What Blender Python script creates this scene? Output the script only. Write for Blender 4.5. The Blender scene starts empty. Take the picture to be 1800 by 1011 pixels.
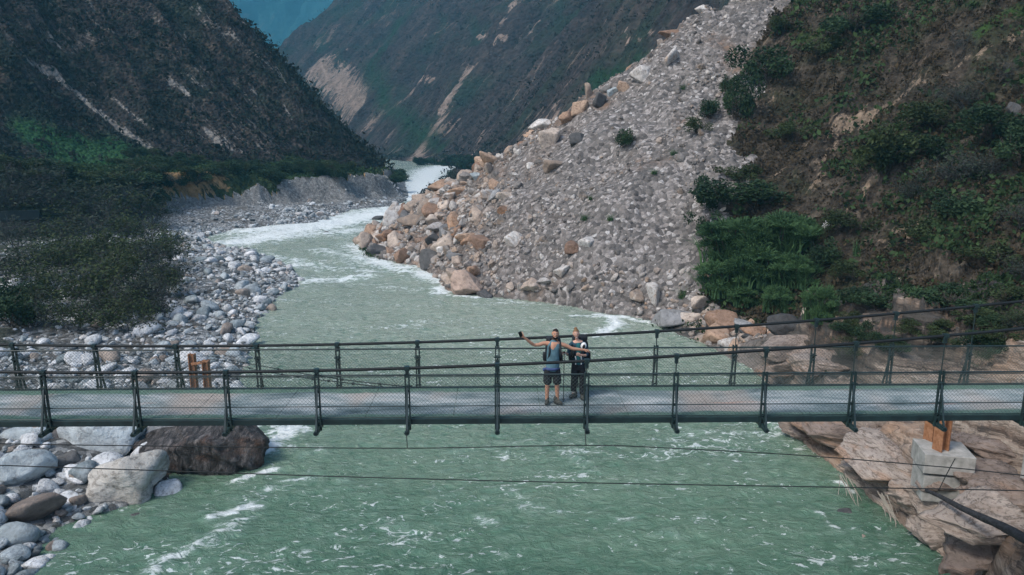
# Suspension footbridge over a green mountain river in a canyon, with a landslide and two hikers.
import bpy, bmesh, math, random
import numpy as np
from mathutils import Vector, Matrix, noise as mnoise
R = math.radians
random.seed(7)
rng = np.random.default_rng(11)
SC = bpy.context.scene
COL = SC.collection

# ------------------------------------------------------------------ camera
CAM_Z, PITCH, FPX = 16.0, R(11.7), 1300.0
cam_data = bpy.data.cameras.new('camera')
cam_data.sensor_width = 36.0
cam_data.lens = FPX / 1800 * 36
cam_data.clip_start = 0.1
cam_data.clip_end = 20000
cam = bpy.data.objects.new('camera', cam_data)
cam.location = (0, 0, CAM_Z)
cam.rotation_euler = (R(90) - PITCH, 0, 0)
COL.objects.link(cam)
SC.camera = cam

def ray(u, v):
    """direction of a point of the 1800 x 1011 photograph"""
    a, b = (u - 900) / FPX, (505.5 - v) / FPX
    return np.array([a, math.cos(PITCH) + b * math.sin(PITCH), -math.sin(PITCH) + b * math.cos(PITCH)])

def at_z(u, v, z=0.0):
    d = ray(u, v)
    t = (z - CAM_Z) / d[2]
    return (d[0] * t, d[1] * t)

def at_y(u, v, y):
    d = ray(u, v)
    t = y / d[1]
    return Vector((d[0] * t, y, CAM_Z + d[2] * t))

# ------------------------------------------------------------------ numeric noise
def hash2(ix, iy, seed):
    h = (ix.astype(np.uint32) * np.uint32(374761393) + iy.astype(np.uint32) * np.uint32(668265263) + np.uint32((seed * 1442695041 + 12345) & 0xffffffff))
    h = (h ^ (h >> np.uint32(13))) * np.uint32(1274126177)
    h = h ^ (h >> np.uint32(16))
    return (h & np.uint32(0xffffff)).astype(np.float32) / np.float32(0xffffff)

def vnoise(x, y, seed=0):
    fx, fy = np.floor(x), np.floor(y)
    ix, iy = fx.astype(np.int64), fy.astype(np.int64)
    tx, ty = (x - fx).astype(np.float32), (y - fy).astype(np.float32)
    tx = tx * tx * (3 - 2 * tx); ty = ty * ty * (3 - 2 * ty)
    a = hash2(ix, iy, seed); b = hash2(ix + 1, iy, seed)
    c = hash2(ix, iy + 1, seed); d = hash2(ix + 1, iy + 1, seed)
    return (a + (b - a) * tx) * (1 - ty) + (c + (d - c) * tx) * ty

def fbm(x, y, octv=4, seed=0, gain=0.5, lac=2.07, ridged=False):
    s = np.zeros(np.shape(x), np.float32); amp = 1.0; tot = 0.0
    c, sn = math.cos(0.6), math.sin(0.6)
    for k in range(octv):
        n = vnoise(x, y, seed + k * 17)
        if ridged:
            n = 1 - np.abs(2 * n - 1)
        s += amp * n; tot += amp
        amp *= gain
        x, y = (c * x - sn * y) * lac + 3.7, (sn * x + c * y) * lac + 1.3
    return s / tot

def sstep(a, b, x):
    t = np.clip((x - a) / (b - a), 0, 1)
    return t * t * (3 - 2 * t)

def smooth_poly(P, n=5):
    P = [np.array(p, float) for p in P]
    out = []
    for i in range(len(P) - 1):
        p0 = P[max(i - 1, 0)]; p1 = P[i]; p2 = P[i + 1]; p3 = P[min(i + 2, len(P) - 1)]
        for k in range(n):
            t = k / n
            out.append(0.5 * (2 * p1 + (p2 - p0) * t + (2 * p0 - 5 * p1 + 4 * p2 - p3) * t * t + (3 * p1 - p0 - 3 * p2 + p3) * t ** 3))
    out.append(P[-1])
    return np.array(out, np.float32)

def dist_poly(x, y, P):
    best = np.full(np.shape(x), 1e12, np.float32)
    sgn = np.ones(np.shape(x), np.float32)
    for (ax, ay), (bx, by) in zip(P[:-1], P[1:]):
        dx, dy = bx - ax, by - ay
        l2 = dx * dx + dy * dy + 1e-9
        t = np.clip(((x - ax) * dx + (y - ay) * dy) / l2, 0, 1)
        ex, ey = x - (ax + t * dx), y - (ay + t * dy)
        d2 = ex * ex + ey * ey
        m = d2 < best
        best = np.where(m, d2, best)
        sgn = np.where(m, np.sign(dx * (y - ay) - dy * (x - ax)), sgn)
    return np.sqrt(best), sgn          # sgn +1 on the left of the line's direction

def inside(x, y, P):
    r = np.zeros(np.shape(x), bool)
    n = len(P); j = n - 1
    for i in range(n):
        xi, yi = P[i]; xj, yj = P[j]
        if yi != yj:
            c = ((yi > y) != (yj > y)) & (x < (xj - xi) * (y - yi) / (yj - yi) + xi)
            r ^= c
        j = i
    return r

# ------------------------------------------------------------------ plan of the valley (metres)
G = at_z
LEFT_WATER = smooth_poly([(-30, -30), (-22, 0), (-19.5, 14), G(30, 1011), G(105, 930), G(215, 895), G(290, 850), G(330, 800), G(395, 720), G(425, 650),
              G(445, 600), G(452, 562), G(490, 522), G(526, 490), G(468, 452), G(385, 432), G(365, 418), G(430, 402), G(560, 390), G(612, 372),
              G(690, 362), G(716, 348), G(715, 330), (-50, 330), (-78, 400), (-220, 600), (-400, 850)], 4)
RIGHT_WATER = smooth_poly([(15, -30), (13, 0), (12.6, 12), (13.6, 18), (15.2, 22.5), G(1680, 1000), G(1590, 930), G(1490, 842), G(1405, 772), G(1392, 735), G(1360, 690), G(1325, 655),
               G(1240, 608), G(1180, 584), G(1130, 562), G(1060, 550), G(960, 532), G(860, 521), G(790, 512), G(745, 474), G(655, 452), G(632, 418),
               G(690, 398), G(722, 372), G(732, 350), G(770, 325), G(785, 305), (-44, 420), (-195, 650), (-380, 900)], 4)
RIVER = np.concatenate([LEFT_WATER, RIGHT_WATER[::-1]])
LEFT_FOOT = smooth_poly([(-190, -60), (-150, 30), (-120, 90), (-100, 130), (-80, 165), (-52, 186), (-35, 206), (-38, 235), (-56, 300), (-84, 385), (-225, 590), (-420, 850), (-700, 1100)], 5)
SCARP = smooth_poly([(-95, -60), (-78, 30), (-68, 75), (-64, 105), (-64, 128), (-61, 143), (-51, 154), (-38, 166), (-30, 181), (-30, 200), (-40, 240), (-60, 300), (-90, 380)], 4)
RIGHT_FOOT = smooth_poly([(60, -60), (42, 0), (35, 18), (31, 30), (27, 42), (22, 52), (16, 60), (6, 67), (-4, 76), (-14, 92), (-21, 108), (-24, 120)], 4)
FAN_FRONT = smooth_poly([(60, -60), (42, 8), (33, 28), (24, 45), (14.5, 60.5), (5, 66), (-5, 74.5), (-14, 92), (-21.5, 108), (-25, 120)], 4)
FAN_BACK = smooth_poly([(-26, 119), (-18, 112), (-9, 110), (0, 112.5), (12, 118), (27.5, 128.7), (36, 134), (60, 146), (110, 160), (300, 220)], 4)
MID_FOOT = smooth_poly([(220, 60), (120, 120), (60, 158), (22, 205), (-4, 262), (-20, 320), (-42, 430), (-150, 620), (-290, 790), (-385, 900), (-370, 1000), (-240, 1250), (60, 1550), (500, 1900)], 5)
FAR_FOOT = smooth_poly([(900, 2600), (100, 2250), (-500, 2150), (-900, 2050), (-2200, 1400)], 4)

def ramp(d, a):
    d = np.maximum(d, 0)
    return np.sqrt(d * d + a * a) - a

def gully(x, y, ang, ls, lt, seed, octv=5):
    """ridged noise drawn out along the fall line; ANG = heading of the foot line"""
    c, s = math.cos(ang), math.sin(ang)
    p, q = x * c + y * s, -x * s + y * c
    return fbm(p / ls + 0.35 * fbm(q / ls * 0.6, p / ls * 0.5, 3, seed + 5), q / lt, octv, seed, 0.55, 2.1, ridged=True)

OWNERS = ['riverbed', 'gravel_bar', 'hillside', 'landslide', 'hillside.001', 'mountain', 'far_mountain', 'river_terrace', 'bedrock_bank']

def ground(x, y, detail=True):
    """height and owner (index in OWNERS) of the valley at x, y"""
    x = np.asarray(x, np.float32); y = np.asarray(y, np.float32)
    r = np.hypot(x, y)
    dl, _ = dist_poly(x, y, LEFT_WATER)
    dr, _ = dist_poly(x, y, RIGHT_WATER)
    ins = inside(x, y, RIVER)
    sd = np.minimum(dl, dr)
    left_side = dl < dr
    bed = -np.minimum(0.35 * sd, 2.5) - 0.05
    # ---- left: boulder bar, terrace, hillside
    n1 = fbm(x / 9, y / 9, 4, 3)
    n2 = fbm(x / 2.2, y / 2.2, 3, 9)
    bar = 0.12 + 1.3 * (1 - np.exp(-dl / 6)) + 0.035 * dl + (n1 - 0.5) * 1.4 * sstep(0, 6, dl) + (n2 - 0.5) * 0.5
    ds, ss = dist_poly(x, y, SCARP)
    ds = ds * ss                                   # + on the left of the line: inland
    wide = 5.0 + 22 * (1 - sstep(70, 140, y))
    terr_h = 5.2 + 5.0 * (1 - sstep(70, 170, y)) 
    terr = terr_h * sstep(-1.0, wide, ds + (fbm(x / 7, y / 7, 4, 21) - 0.5) * 8) + 0.03 * np.maximum(ds, 0)
    df, sf = dist_poly(x, y, LEFT_FOOT)
    df = df * sf
    lg = gully(x, y, 1.05, 38, 130, 31) - 0.5
    lg2 = gully(x, y, 1.05, 11, 40, 37) - 0.5
    amp = np.clip(df / 45, 0, 1)
    lwall = 0.98 * ramp(df + lg * 26 * amp, 8) + lg2 * 9 * amp + (fbm(x / 4, y / 4, 3, 41) - 0.5) * 2.4 * amp
    lwall = np.where(lwall > 170, 170 + (lwall - 170) * 0.3, lwall)
    left = bar + terr + np.maximum(lwall, 0)
    lo = np.where(df > 2 + (n1 - 0.5) * 14, 2, np.where(ds > wide * np.where(x < -50, .25, .95) + (n2 - .5) * 2 + 3 * (y < 112), 7, 1))
    # ---- right: bank, near hillside and the slide
    rb = 0.15 + 1.6 * (1 - np.exp(-dr / 3.0)) + (n2 - 0.5) * 0.6 + (n1 - 0.5) * 0.8
    # stepped bedrock near the bridge
    rock_zone = sstep(56, 46, y) * sstep(0, 1.5, dr)
    strata = 2.1 * sstep(0.2, 1.0, dr) + 1.5 * sstep(3.0, 3.8, dr + (n1 - .5) * 5) + 1.3 * sstep(6.0, 6.8, dr + (n1 - .5) * 6) + 1.2 * sstep(9.5, 10.2, dr + (n1 - .5) * 6)
    rough_ = fbm(x / 3.2 + y / 9, y / 2.4, 5, 77, .6, 2.1, ridged=True) - .5
    hb_ = rb + strata * 1.0 + rough_ * 1.5 + (fbm(x / 5, y / 4, 3, 79) - .5) * 2.0
    dip = .10 * x + .06 * y + .9 * (fbm(x / 2.5, y / 2.0, 4, 83) - .5)
    q = (hb_ + dip) / .62
    fl_ = np.floor(q)
    hb_ = .62 * (fl_ + sstep(.72, 1.0, q - fl_)) - dip + .16 * (fbm(x * 2.2, y * 2.2, 4, 85, .6) - .5)
    hb_ = hb_ - .45 * fbm(x / 2.1 + y / 5, y / 1.5 - x / 6, 3, 87, .5, 2.1, ridged=True) ** 7
    rb = rb * (1 - rock_zone) + np.maximum(hb_, .1) * rock_zone
    dw, sw = dist_poly(x, y, RIGHT_FOOT)
    dw = -dw * sw
    rg = gully(x, y, 2.15, 16, 60, 51) - 0.5
    rg2 = gully(x, y, 2.15, 5, 17, 57) - 0.5
    amp = np.clip(dw / 14, 0, 1)
    rwall = 0.84 * ramp(dw, 3) + rg * 7 * amp + rg2 * 2.6 * amp + (fbm(x / 1.6, y / 1.6, 3, 61) - 0.5) * 1.1 * amp
    dfr, sfr = dist_poly(x, y, FAN_FRONT)
    dfr = -dfr * sfr
    dbk, sbk = dist_poly(x, y, FAN_BACK)
    dbk = -dbk * sbk
    crest = (fbm(x / 8, y / 8, 3, 71) - 0.5)
    fgl = gully(x, y, 2.15, 7, 34, 73, 4) - .5
    fan = 0.79 * ramp(dfr, 1.5) + (crest * 3.4 + fgl * 2.4) * np.clip(dfr / 10, 0, 1) + (n2 - .5) * .7
    back = 1.25 * ramp(dbk + crest * 6 + (fbm(x / 2.6, y / 2.6, 3, 75) - .5) * 4, 1.0)
    fan = np.minimum(fan, back)
    fan = np.where(fan > 60, 60 + (fan - 60) * 0.4, fan)
    rwall = np.minimum(rwall, 1.2 * ramp(dbk + crest * 4 + 3, 1.0))
    rwall = np.where(rwall > 95, 95 + (rwall - 95) * 0.4, rwall)
    # border of the slide: a line going up the slope from the beach
    edge = (x - (15.0 + (y - 60) * 0.49)) / 1.1 + (fbm(x / 6, y / 6, 4, 81, .6) - 0.5) * 10
    isfan = 1 - sstep(-3.0, 3.0, edge)
    right = rb + rwall * (1 - isfan) + (fan) * isfan
    ro = np.where(isfan > 0.5, np.where(dbk < -1.5, 5, np.where(dfr > -1.0, 3, 8)), np.where(dw > 0.5 + (n1 - .5) * 5, 4, 8))
    # ---- beyond the slide
    dm, sm = dist_poly(x, y, MID_FOOT)
    dm = -dm * sm
    k = np.clip(r / 500, 0.4, 3.0)
    mg = gully(x, y, 2.0, 85, 330, 91) - 0.5
    mg2 = gully(x, y, 2.0, 22, 90, 97) - 0.5
    amp = np.clip(dm / 70, 0, 1)
    mid = 0.98 * ramp(dm + mg * 60 * amp, 10) + mg2 * 15 * amp + (fbm(x / 9, y / 9, 3, 99) - 0.5) * 4.5 * amp
    mid = np.where(mid > 620, 620 + (mid - 620) * 0.2, mid)
    dz, sz = dist_poly(x, y, FAR_FOOT)
    dz = -dz * sz
    fg = gully(x, y, 2.6, 420, 1500, 111) - 0.5
    fg2 = gully(x, y, 2.6, 120, 420, 117) - 0.5
    amp = np.clip(dz / 300, 0, 1)
    far = 0.9 * ramp(dz + fg * 500 * amp, 60) + fg2 * 120 * amp
    far = np.where(far > 1150, 1150 + (far - 1150) * 0.15, far)
    # ---- put together
    z = np.where(left_side, left, right)
    o = np.where(left_side, lo, ro)
    mid_z = np.where(dm > 0, mid + 1.5, -5)
    o = np.where(mid_z > z, 5, o); z = np.maximum(z, mid_z)
    far_z = np.where(dz > 0, far, -5)
    o = np.where(far_z > z, 6, o); z = np.maximum(z, far_z)
    z = np.where(ins, bed, z)
    o = np.where(ins, 0, o)
    return z.astype(np.float32), o.astype(np.int8)

def hit(u, v, n=1400, far=4500.0):
    """where the line of sight of photo point u, v meets the ground"""
    d = ray(u, v)
    t = np.geomspace(12, far, n)
    px, py, pz = d[0] * t, d[1] * t, CAM_Z + d[2] * t
    gz, o = ground(px, py)
    gz = np.maximum(gz, 0)
    k = np.nonzero(pz <= gz)[0]
    if len(k) == 0:
        return None
    i = k[0]
    return Vector((float(px[i]), float(py[i]), float(gz[i])))
# ------------------------------------------------------------------ object helpers
def tag(o, label=None, cat=None, group=None, kind=None):
    if label: o['label'] = label
    if cat: o['category'] = cat
    if group: o['group'] = group
    if kind: o['kind'] = kind
    return o

def link(name, me, mat=None, parent=None):
    o = bpy.data.objects.new(name, me)
    if mat is not None and me is not None:
        me.materials.append(mat)
    COL.objects.link(o)
    if parent is not None:
        o.parent = parent
    return o

def np_mesh(name, V, F, smooth=True, attrs=None):
    """mesh from numpy arrays; F is (n,3) or (n,4)"""
    me = bpy.data.meshes.new(name)
    V = np.asarray(V, np.float32); F = np.asarray(F, np.int32)
    k = F.shape[1]
    me.vertices.add(len(V)); me.vertices.foreach_set('co', V.ravel())
    me.loops.add(F.size); me.loops.foreach_set('vertex_index', F.ravel())
    me.polygons.add(len(F))
    me.polygons.foreach_set('loop_start', np.arange(0, F.size, k, dtype=np.int32))
    me.polygons.foreach_set('loop_total', np.full(len(F), k, np.int32))
    me.polygons.foreach_set('use_smooth', np.full(len(F), smooth, bool))
    for an, av in (attrs or {}).items():
        at = me.attributes.new(an, 'FLOAT', 'POINT')
        at.data.foreach_set('value', np.asarray(av, np.float32))
    me.update(calc_edges=True)
    me.validate()
    return me

# ------------------------------------------------------------------ terrain sheet, split by what it is
NA, NR = 980, 900
az = np.linspace(R(-57), R(57), NA)
rr = np.concatenate([np.geomspace(11, 520, NR - 190), np.geomspace(523, 5200, 190)])
A, RR = np.meshgrid(az, rr)
TX, TY = (RR * np.sin(A)).astype(np.float32), (RR * np.cos(A)).astype(np.float32)
TZ, TO = ground(TX, TY)
idx = np.arange(NA * len(rr)).reshape(len(rr), NA)
quads = np.stack([idx[:-1, :-1], idx[:-1, 1:], idx[1:, 1:], idx[1:, :-1]], -1).reshape(-1, 4)[:, ::-1]
corner = np.stack([TO[:-1, :-1], TO[:-1, 1:], TO[1:, 1:], TO[1:, :-1]], -1)
qo = np.where(corner[..., 0] > 0, corner[..., 0], corner.max(-1)).reshape(-1)   # a bank's last cell dips under the water
V3 = np.stack([TX, TY, TZ], -1).reshape(-1, 3)

def seg_mask(P, x, y, w0, w1):
    """0..1 band along a line whose width goes from w0 to w1"""
    out = np.zeros(np.shape(x), np.float32)
    n = len(P) - 1
    for i in range(n):
        (ax, ay), (bx, by) = P[i], P[i + 1]
        dx, dy = bx - ax, by - ay
        t = np.clip(((x - ax) * dx + (y - ay) * dy) / (dx * dx + dy * dy + 1e-9), 0, 1)
        d = np.hypot(x - ax - t * dx, y - ay - t * dy)
        w = w0 + (w1 - w0) * (i + t) / n
        out = np.maximum(out, 1 - np.clip(d / w, 0, 1))
    return out

def hit_line(pts):
    return [(h.x, h.y) for h in (hit(*p) for p in pts) if h is not None]
# ------------------------------------------------------------------ materials
class NT:
    """small helper that writes node trees"""
    def __init__(s, name):
        s.m = bpy.data.materials.new(name); s.m.use_nodes = True
        s.t = s.m.node_tree; s.b = s.t.nodes['Principled BSDF']
        s.b.inputs['Specular IOR Level'].default_value = 0.25
        s._pos = None
    def n(s, kind, **kw):
        nd = s.t.nodes.new('ShaderNode' + kind)
        for k, v in kw.items(): setattr(nd, k, v)
        return nd
    def put(s, sock, v):
        if v is None: return
        if hasattr(v, 'links'): s.t.links.new(v, sock)
        elif isinstance(v, (tuple, list)) and len(v) == 3 and sock.type == 'RGBA': sock.default_value = (*v, 1)
        else: sock.default_value = v
    def pos(s, scale=(1, 1, 1), rot=(0, 0, 0), coord='Object'):
        tc = s.n('TexCoord'); mp = s.n('Mapping')
        s.t.links.new(tc.outputs[coord], mp.inputs['Vector'])
        mp.inputs['Scale'].default_value = scale; mp.inputs['Rotation'].default_value = rot
        return mp.outputs[0]
    def fall(s, heading, scale):
        """coordinates turned so that x runs along the fall line, then stretched"""
        v = s.pos((1, 1, 1), (0, 0, -heading)); mp = s.n('Mapping')
        s.t.links.new(v, mp.inputs['Vector']); mp.inputs['Scale'].default_value = scale
        return mp.outputs[0]
    def noise(s, scale, detail=4, rough=0.55, vec=None, dist=0.0):
        nd = s.n('TexNoise'); s.put(nd.inputs['Vector'], vec if vec is not None else s.pos())
        nd.inputs['Scale'].default_value = scale; nd.inputs['Detail'].default_value = detail
        nd.inputs['Roughness'].default_value = rough; nd.inputs['Distortion'].default_value = dist
        return nd.outputs['Fac']
    def voro(s, scale, vec=None, feature='F1', out='Distance', rand=1.0):
        nd = s.n('TexVoronoi', feature=feature); s.put(nd.inputs['Vector'], vec if vec is not None else s.pos())
        nd.inputs['Scale'].default_value = scale; nd.inputs['Randomness'].default_value = rand
        return nd.outputs[out]
    def attr(s, name):
        nd = s.n('Attribute', attribute_name=name); return nd.outputs['Fac']
    def rand(s):
        return s.n('ObjectInfo').outputs['Random']
    def math(s, op, a, b=0.0, clamp=False):
        nd = s.n('Math', operation=op, use_clamp=clamp); s.put(nd.inputs[0], a); s.put(nd.inputs[1], b); return nd.outputs[0]
    def ramp(s, f, stops, interp='LINEAR'):
        nd = s.n('ValToRGB'); s.put(nd.inputs[0], f); cr = nd.color_ramp; cr.interpolation = interp
        while len(cr.elements) < len(stops): cr.elements.new(0.5)
        for e, (p, c) in zip(cr.elements, stops):
            e.position = p; e.color = (*c, 1) if isinstance(c, (tuple, list)) else (c, c, c, 1)
        return nd.outputs[0]
    def step(s, f, a, b):
        nd = s.n('MapRange', interpolation_type='SMOOTHSTEP'); s.put(nd.inputs[0], f)
        nd.inputs[1].default_value = a; nd.inputs[2].default_value = b; return nd.outputs[0]
    def mix(s, f, a, b, mode='MIX'):
        nd = s.n('Mix', data_type='RGBA', blend_type=mode); s.put(nd.inputs[0], f); s.put(nd.inputs[6], a); s.put(nd.inputs[7], b); return nd.outputs[2]
    def bump(s, h, strength=0.5, dist=0.1, normal=None):
        nd = s.n('Bump'); s.put(nd.inputs['Height'], h); nd.inputs['Strength'].default_value = strength
        nd.inputs['Distance'].default_value = dist; s.put(nd.inputs['Normal'], normal); return nd.outputs[0]
    def out(s, color=None, rough=None, normal=None, metal=None, spec=None):
        s.put(s.b.inputs['Base Color'], color); s.put(s.b.inputs['Roughness'], rough)
        s.put(s.b.inputs['Normal'], normal); s.put(s.b.inputs['Metallic'], metal); s.put(s.b.inputs['Specular IOR Level'], spec)
        return s.m

def mat_scree():
    s = NT('scree')
    v = s.voro(2.6, out='Color'); v2 = s.voro(1.1, out='Color')
    c1 = s.ramp(s.n('SeparateColor').outputs[0], [(0, 0), (1, 1)])
    sep = s.n('SeparateColor'); s.put(sep.inputs[0], v); sep2 = s.n('SeparateColor'); s.put(sep2.inputs[0], v2)
    stone = s.ramp(sep.outputs[0], [(0, (.05, .047, .045)), (.35, (.13, .12, .112)), (.7, (.21, .19, .175)), (.93, (.36, .33, .31)), (1, (.48, .46, .44))])
    tan = s.ramp(sep2.outputs[1], [(0, (.07, .052, .04)), (.5, (.155, .11, .08)), (1, (.24, .145, .09))])
    fine = s.noise(5.0, 8, .75)
    zone = s.noise(.09, 4, .6)
    col = s.mix(s.step(zone, .54, .70), stone, tan)
    fs = s.noise(1.1, 7, .7, s.fall(R(214), (.10, 1, .10)), .4)
    col = s.mix(s.math('MULTIPLY', s.step(fs, .50, .64), .5), col, (.165, .15, .135))
    col = s.mix(s.math('MULTIPLY', s.step(fs, .50, .38), .45), col, (.085, .08, .074))
    col = s.mix(s.attr('m1'), col, tan)
    col = s.mix(s.math('MULTIPLY', s.step(fine, .42, .62), .6), col, (.11, .10, .092))
    h = s.math('ADD', s.math('MULTIPLY', s.voro(2.6), -.5), s.math('MULTIPLY', fine, .5))
    h = s.math('ADD', h, s.math('MULTIPLY', s.voro(1.1), -.6))
    return s.out(col, .95, s.bump(h, 1.0, .35))

def mat_gravel():
    s = NT('gravel')
    v = s.voro(3.4, out='Color'); sep = s.n('SeparateColor'); s.put(sep.inputs[0], v)
    stone = s.ramp(sep.outputs[0], [(0, (.05, .055, .055)), (.4, (.15, .155, .155)), (.8, (.27, .28, .28)), (1, (.45, .46, .45))])
    dirt = s.noise(.25, 5, .65)
    col = s.mix(s.math('MULTIPLY', s.step(dirt, .5, .62), .7), stone, (.075, .065, .05))
    scarp = s.ramp(s.noise(1.6, 8, .75), [(.34, (.06, .06, .058)), (.5, (.18, .18, .172)), (.68, (.36, .36, .345))])
    col = s.mix(s.attr('m1'), col, scarp)
    col = s.mix(s.attr('m2'), col, (.035, .045, .03))
    h = s.math('ADD', s.math('MULTIPLY', s.voro(3.4), -.6), s.noise(9, 6, .7))
    return s.out(col, .9, s.bump(h, 1.0, .25))

def mat_hill(name, low, mid, high, green, rock, soft, sc=1.0, rockscale=.5, heading=0.0, streak=.5):
    s = NT(name)
    fl = s.fall(heading, (.16, 1, .16))
    st = s.noise(.30 * sc, 8, .66, fl, .5)
    a0 = s.noise(.55 * sc, 8, .70)
    a = s.math('ADD', s.math('MULTIPLY', a0, 1 - streak), s.math('MULTIPLY', st, streak))
    b = s.noise(.06 * sc, 6, .62, dist=.5)
    tuft = s.voro(1.1 * sc)
    col = s.ramp(a, [(.36, low), (.5, mid), (.64, high)])
    col = s.mix(s.math('MULTIPLY', s.step(b, .46, .66), .85), col, green)
    col = s.mix(s.math('MULTIPLY', s.step(tuft, .45, .15), .45), col, low)
    rk = s.ramp(s.noise(rockscale, 8, .72), [(.28, [c * .35 for c in rock]), (.5, rock), (.72, [min(1, c * 1.6) for c in rock])])
    brk = s.math('ADD', s.math('MULTIPLY', s.noise(.55 * sc, 8, .7, fl, .3), .65), s.math('MULTIPLY', s.noise(1.1 * sc, 6, .75), .35))
    sp = s.math('ADD', s.math('MULTIPLY', s.noise(.9 * sc, 7, .72, fl, .4), .6), s.math('MULTIPLY', s.noise(.05 * sc, 4, .6), .4))
    col = s.mix(s.math('MULTIPLY', s.step(sp, .565, .63), .55), col, rk)
    m1 = s.step(s.math('ADD', s.attr('m1'), s.math('MULTIPLY', s.math('SUBTRACT', brk, .5), 3.0)), .50, .72)
    col = s.mix(m1, col, rk)
    m2 = s.step(s.math('ADD', s.attr('m2'), s.math('MULTIPLY', s.math('SUBTRACT', brk, .5), 1.1)), .35, .7)
    gr = s.ramp(a, [(.3, [c * .45 for c in soft]), (.7, soft)])
    col = s.mix(m2, col, gr)
    h = s.math('ADD', a, s.math('MULTIPLY', tuft, -.6))
    return s.out(col, 1.0, s.bump(h, 1.0, 1.2 / max(sc, .3)), spec=.1)

def mat_bedrock():
    s = NT('bedrock')
    lay = s.noise(1.0, 10, .70, s.pos((.16, .26, 2.6), (R(5), R(-9), R(8))), .7)
    big = s.noise(.22, 4, .6)
    col = s.ramp(lay, [(.36, (.028, .022, .018)), (.45, (.15, .112, .088)), (.55, (.31, .25, .20)), (.68, (.46, .395, .33))])
    col = s.mix(s.math('MULTIPLY', s.step(big, .5, .66), .75), col, (.33, .215, .14))
    col = s.mix(s.math('MULTIPLY', s.step(s.noise(.5, 6, .7), .56, .66), .8), col, (.10, .095, .09))
    seam = s.step(s.math('ABSOLUTE', s.math('SUBTRACT', s.noise(.8, 5, .6, s.pos((.3, .45, 2.2), (R(5), R(-9), R(8))), .8), .5)), .020, .006)
    col = s.mix(s.math('MULTIPLY', seam, .55), col, (.03, .025, .02))
    col = s.mix(s.attr('m1'), col, s.ramp(s.noise(2.2, 7, .7), [(.35, (.09, .08, .07)), (.6, (.22, .19, .165)), (.75, (.34, .31, .28))]))
    col = s.mix(s.attr('m2'), col, (.03, .032, .03))
    return s.out(col, .85, s.bump(lay, 1.0, .5))

def mat_rock(name, stops, accent, acc_amt=.5, moss=0.0, scale=1.0, attr=None, stretch=(1, 1, 1), rough=.9):
    """rock whose base tone runs through STOPS from rock to rock (object random, or a point attribute for a merged field)"""
    s = NT(name)
    r = s.attr(attr) if attr else s.rand()
    base = s.ramp(r, stops)
    p = s.pos(stretch) if attr is None else s.pos()
    n1 = s.noise(1.7 * scale, 8, .7, p)
    n2 = s.noise(.6 * scale, 4, .6, p, .8)
    col = s.mix(.55, base, s.ramp(n1, [(.25, (.12, .12, .12)), (.5, (.5, .5, .5)), (.75, (.95, .95, .95))]), 'OVERLAY')
    rr = s.math('MULTIPLY', s.step(s.math('FRACT', s.math('MULTIPLY', r, 7.31)), .35, .9), acc_amt)
    col = s.mix(s.math('MULTIPLY', s.step(n2, .46, .62), rr), col, accent)
    n3 = s.noise(5.5 * scale, 6, .7, p)
    if stretch[2] > 2:               # bedded slabs: thin dark seams
        seam = s.step(s.math('ABSOLUTE', s.math('SUBTRACT', s.noise(.9 * scale, 5, .6, p, .5), .5)), .022, .006)
        col = s.mix(s.math('MULTIPLY', seam, .55), col, (.035, .028, .024))
    col = s.mix(s.math('MULTIPLY', s.step(n3, .50, .38), .55), col, [c * .3 for c in accent])
    if moss:
        col = s.mix(s.math('MULTIPLY', s.step(s.noise(.9, 5, .7, p), .55, .65), moss), col, (.09, .10, .06))
    return s.out(col, rough, s.bump(s.math('ADD', n1, s.math('MULTIPLY', n3, .4)), .9, .16 / scale))

def mat_plain(name, col, rough=.6, metal=0.0, var=.25, scale=6.0, bump=.0, spec=.3, col2=None):
    s = NT(name)
    n = s.noise(scale, 6, .65)
    c2 = col2 if col2 is not None else [c * (1 - var) for c in col]
    c = s.ramp(n, [(.32, c2), (.68, col)])
    return s.out(c, rough, s.bump(n, bump, .02) if bump else None, metal, spec)

def mat_leaf(name, dark, light, rough=.7):
    s = NT(name)
    n = s.noise(1.3, 3, .6); r = s.rand()
    f = s.math('ADD', s.math('MULTIPLY', s.attr('lf'), .6), s.math('MULTIPLY', n, .4))
    c = s.ramp(f, [(.2, dark), (.75, light)])
    c = s.mix(s.math('MULTIPLY', r, .35), c, [x * .55 for x in dark])
    s.out(c, rough, spec=.15)
    tr = s.n('BsdfTranslucent'); s.put(tr.inputs[0], c)
    mx = s.n('MixShader'); mx.inputs[0].default_value = .25
    s.t.links.new(s.b.outputs[0], mx.inputs[1]); s.t.links.new(tr.outputs[0], mx.inputs[2])
    s.t.links.new(mx.outputs[0], s.t.nodes['Material Output'].inputs[0])
    return s.m

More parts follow.
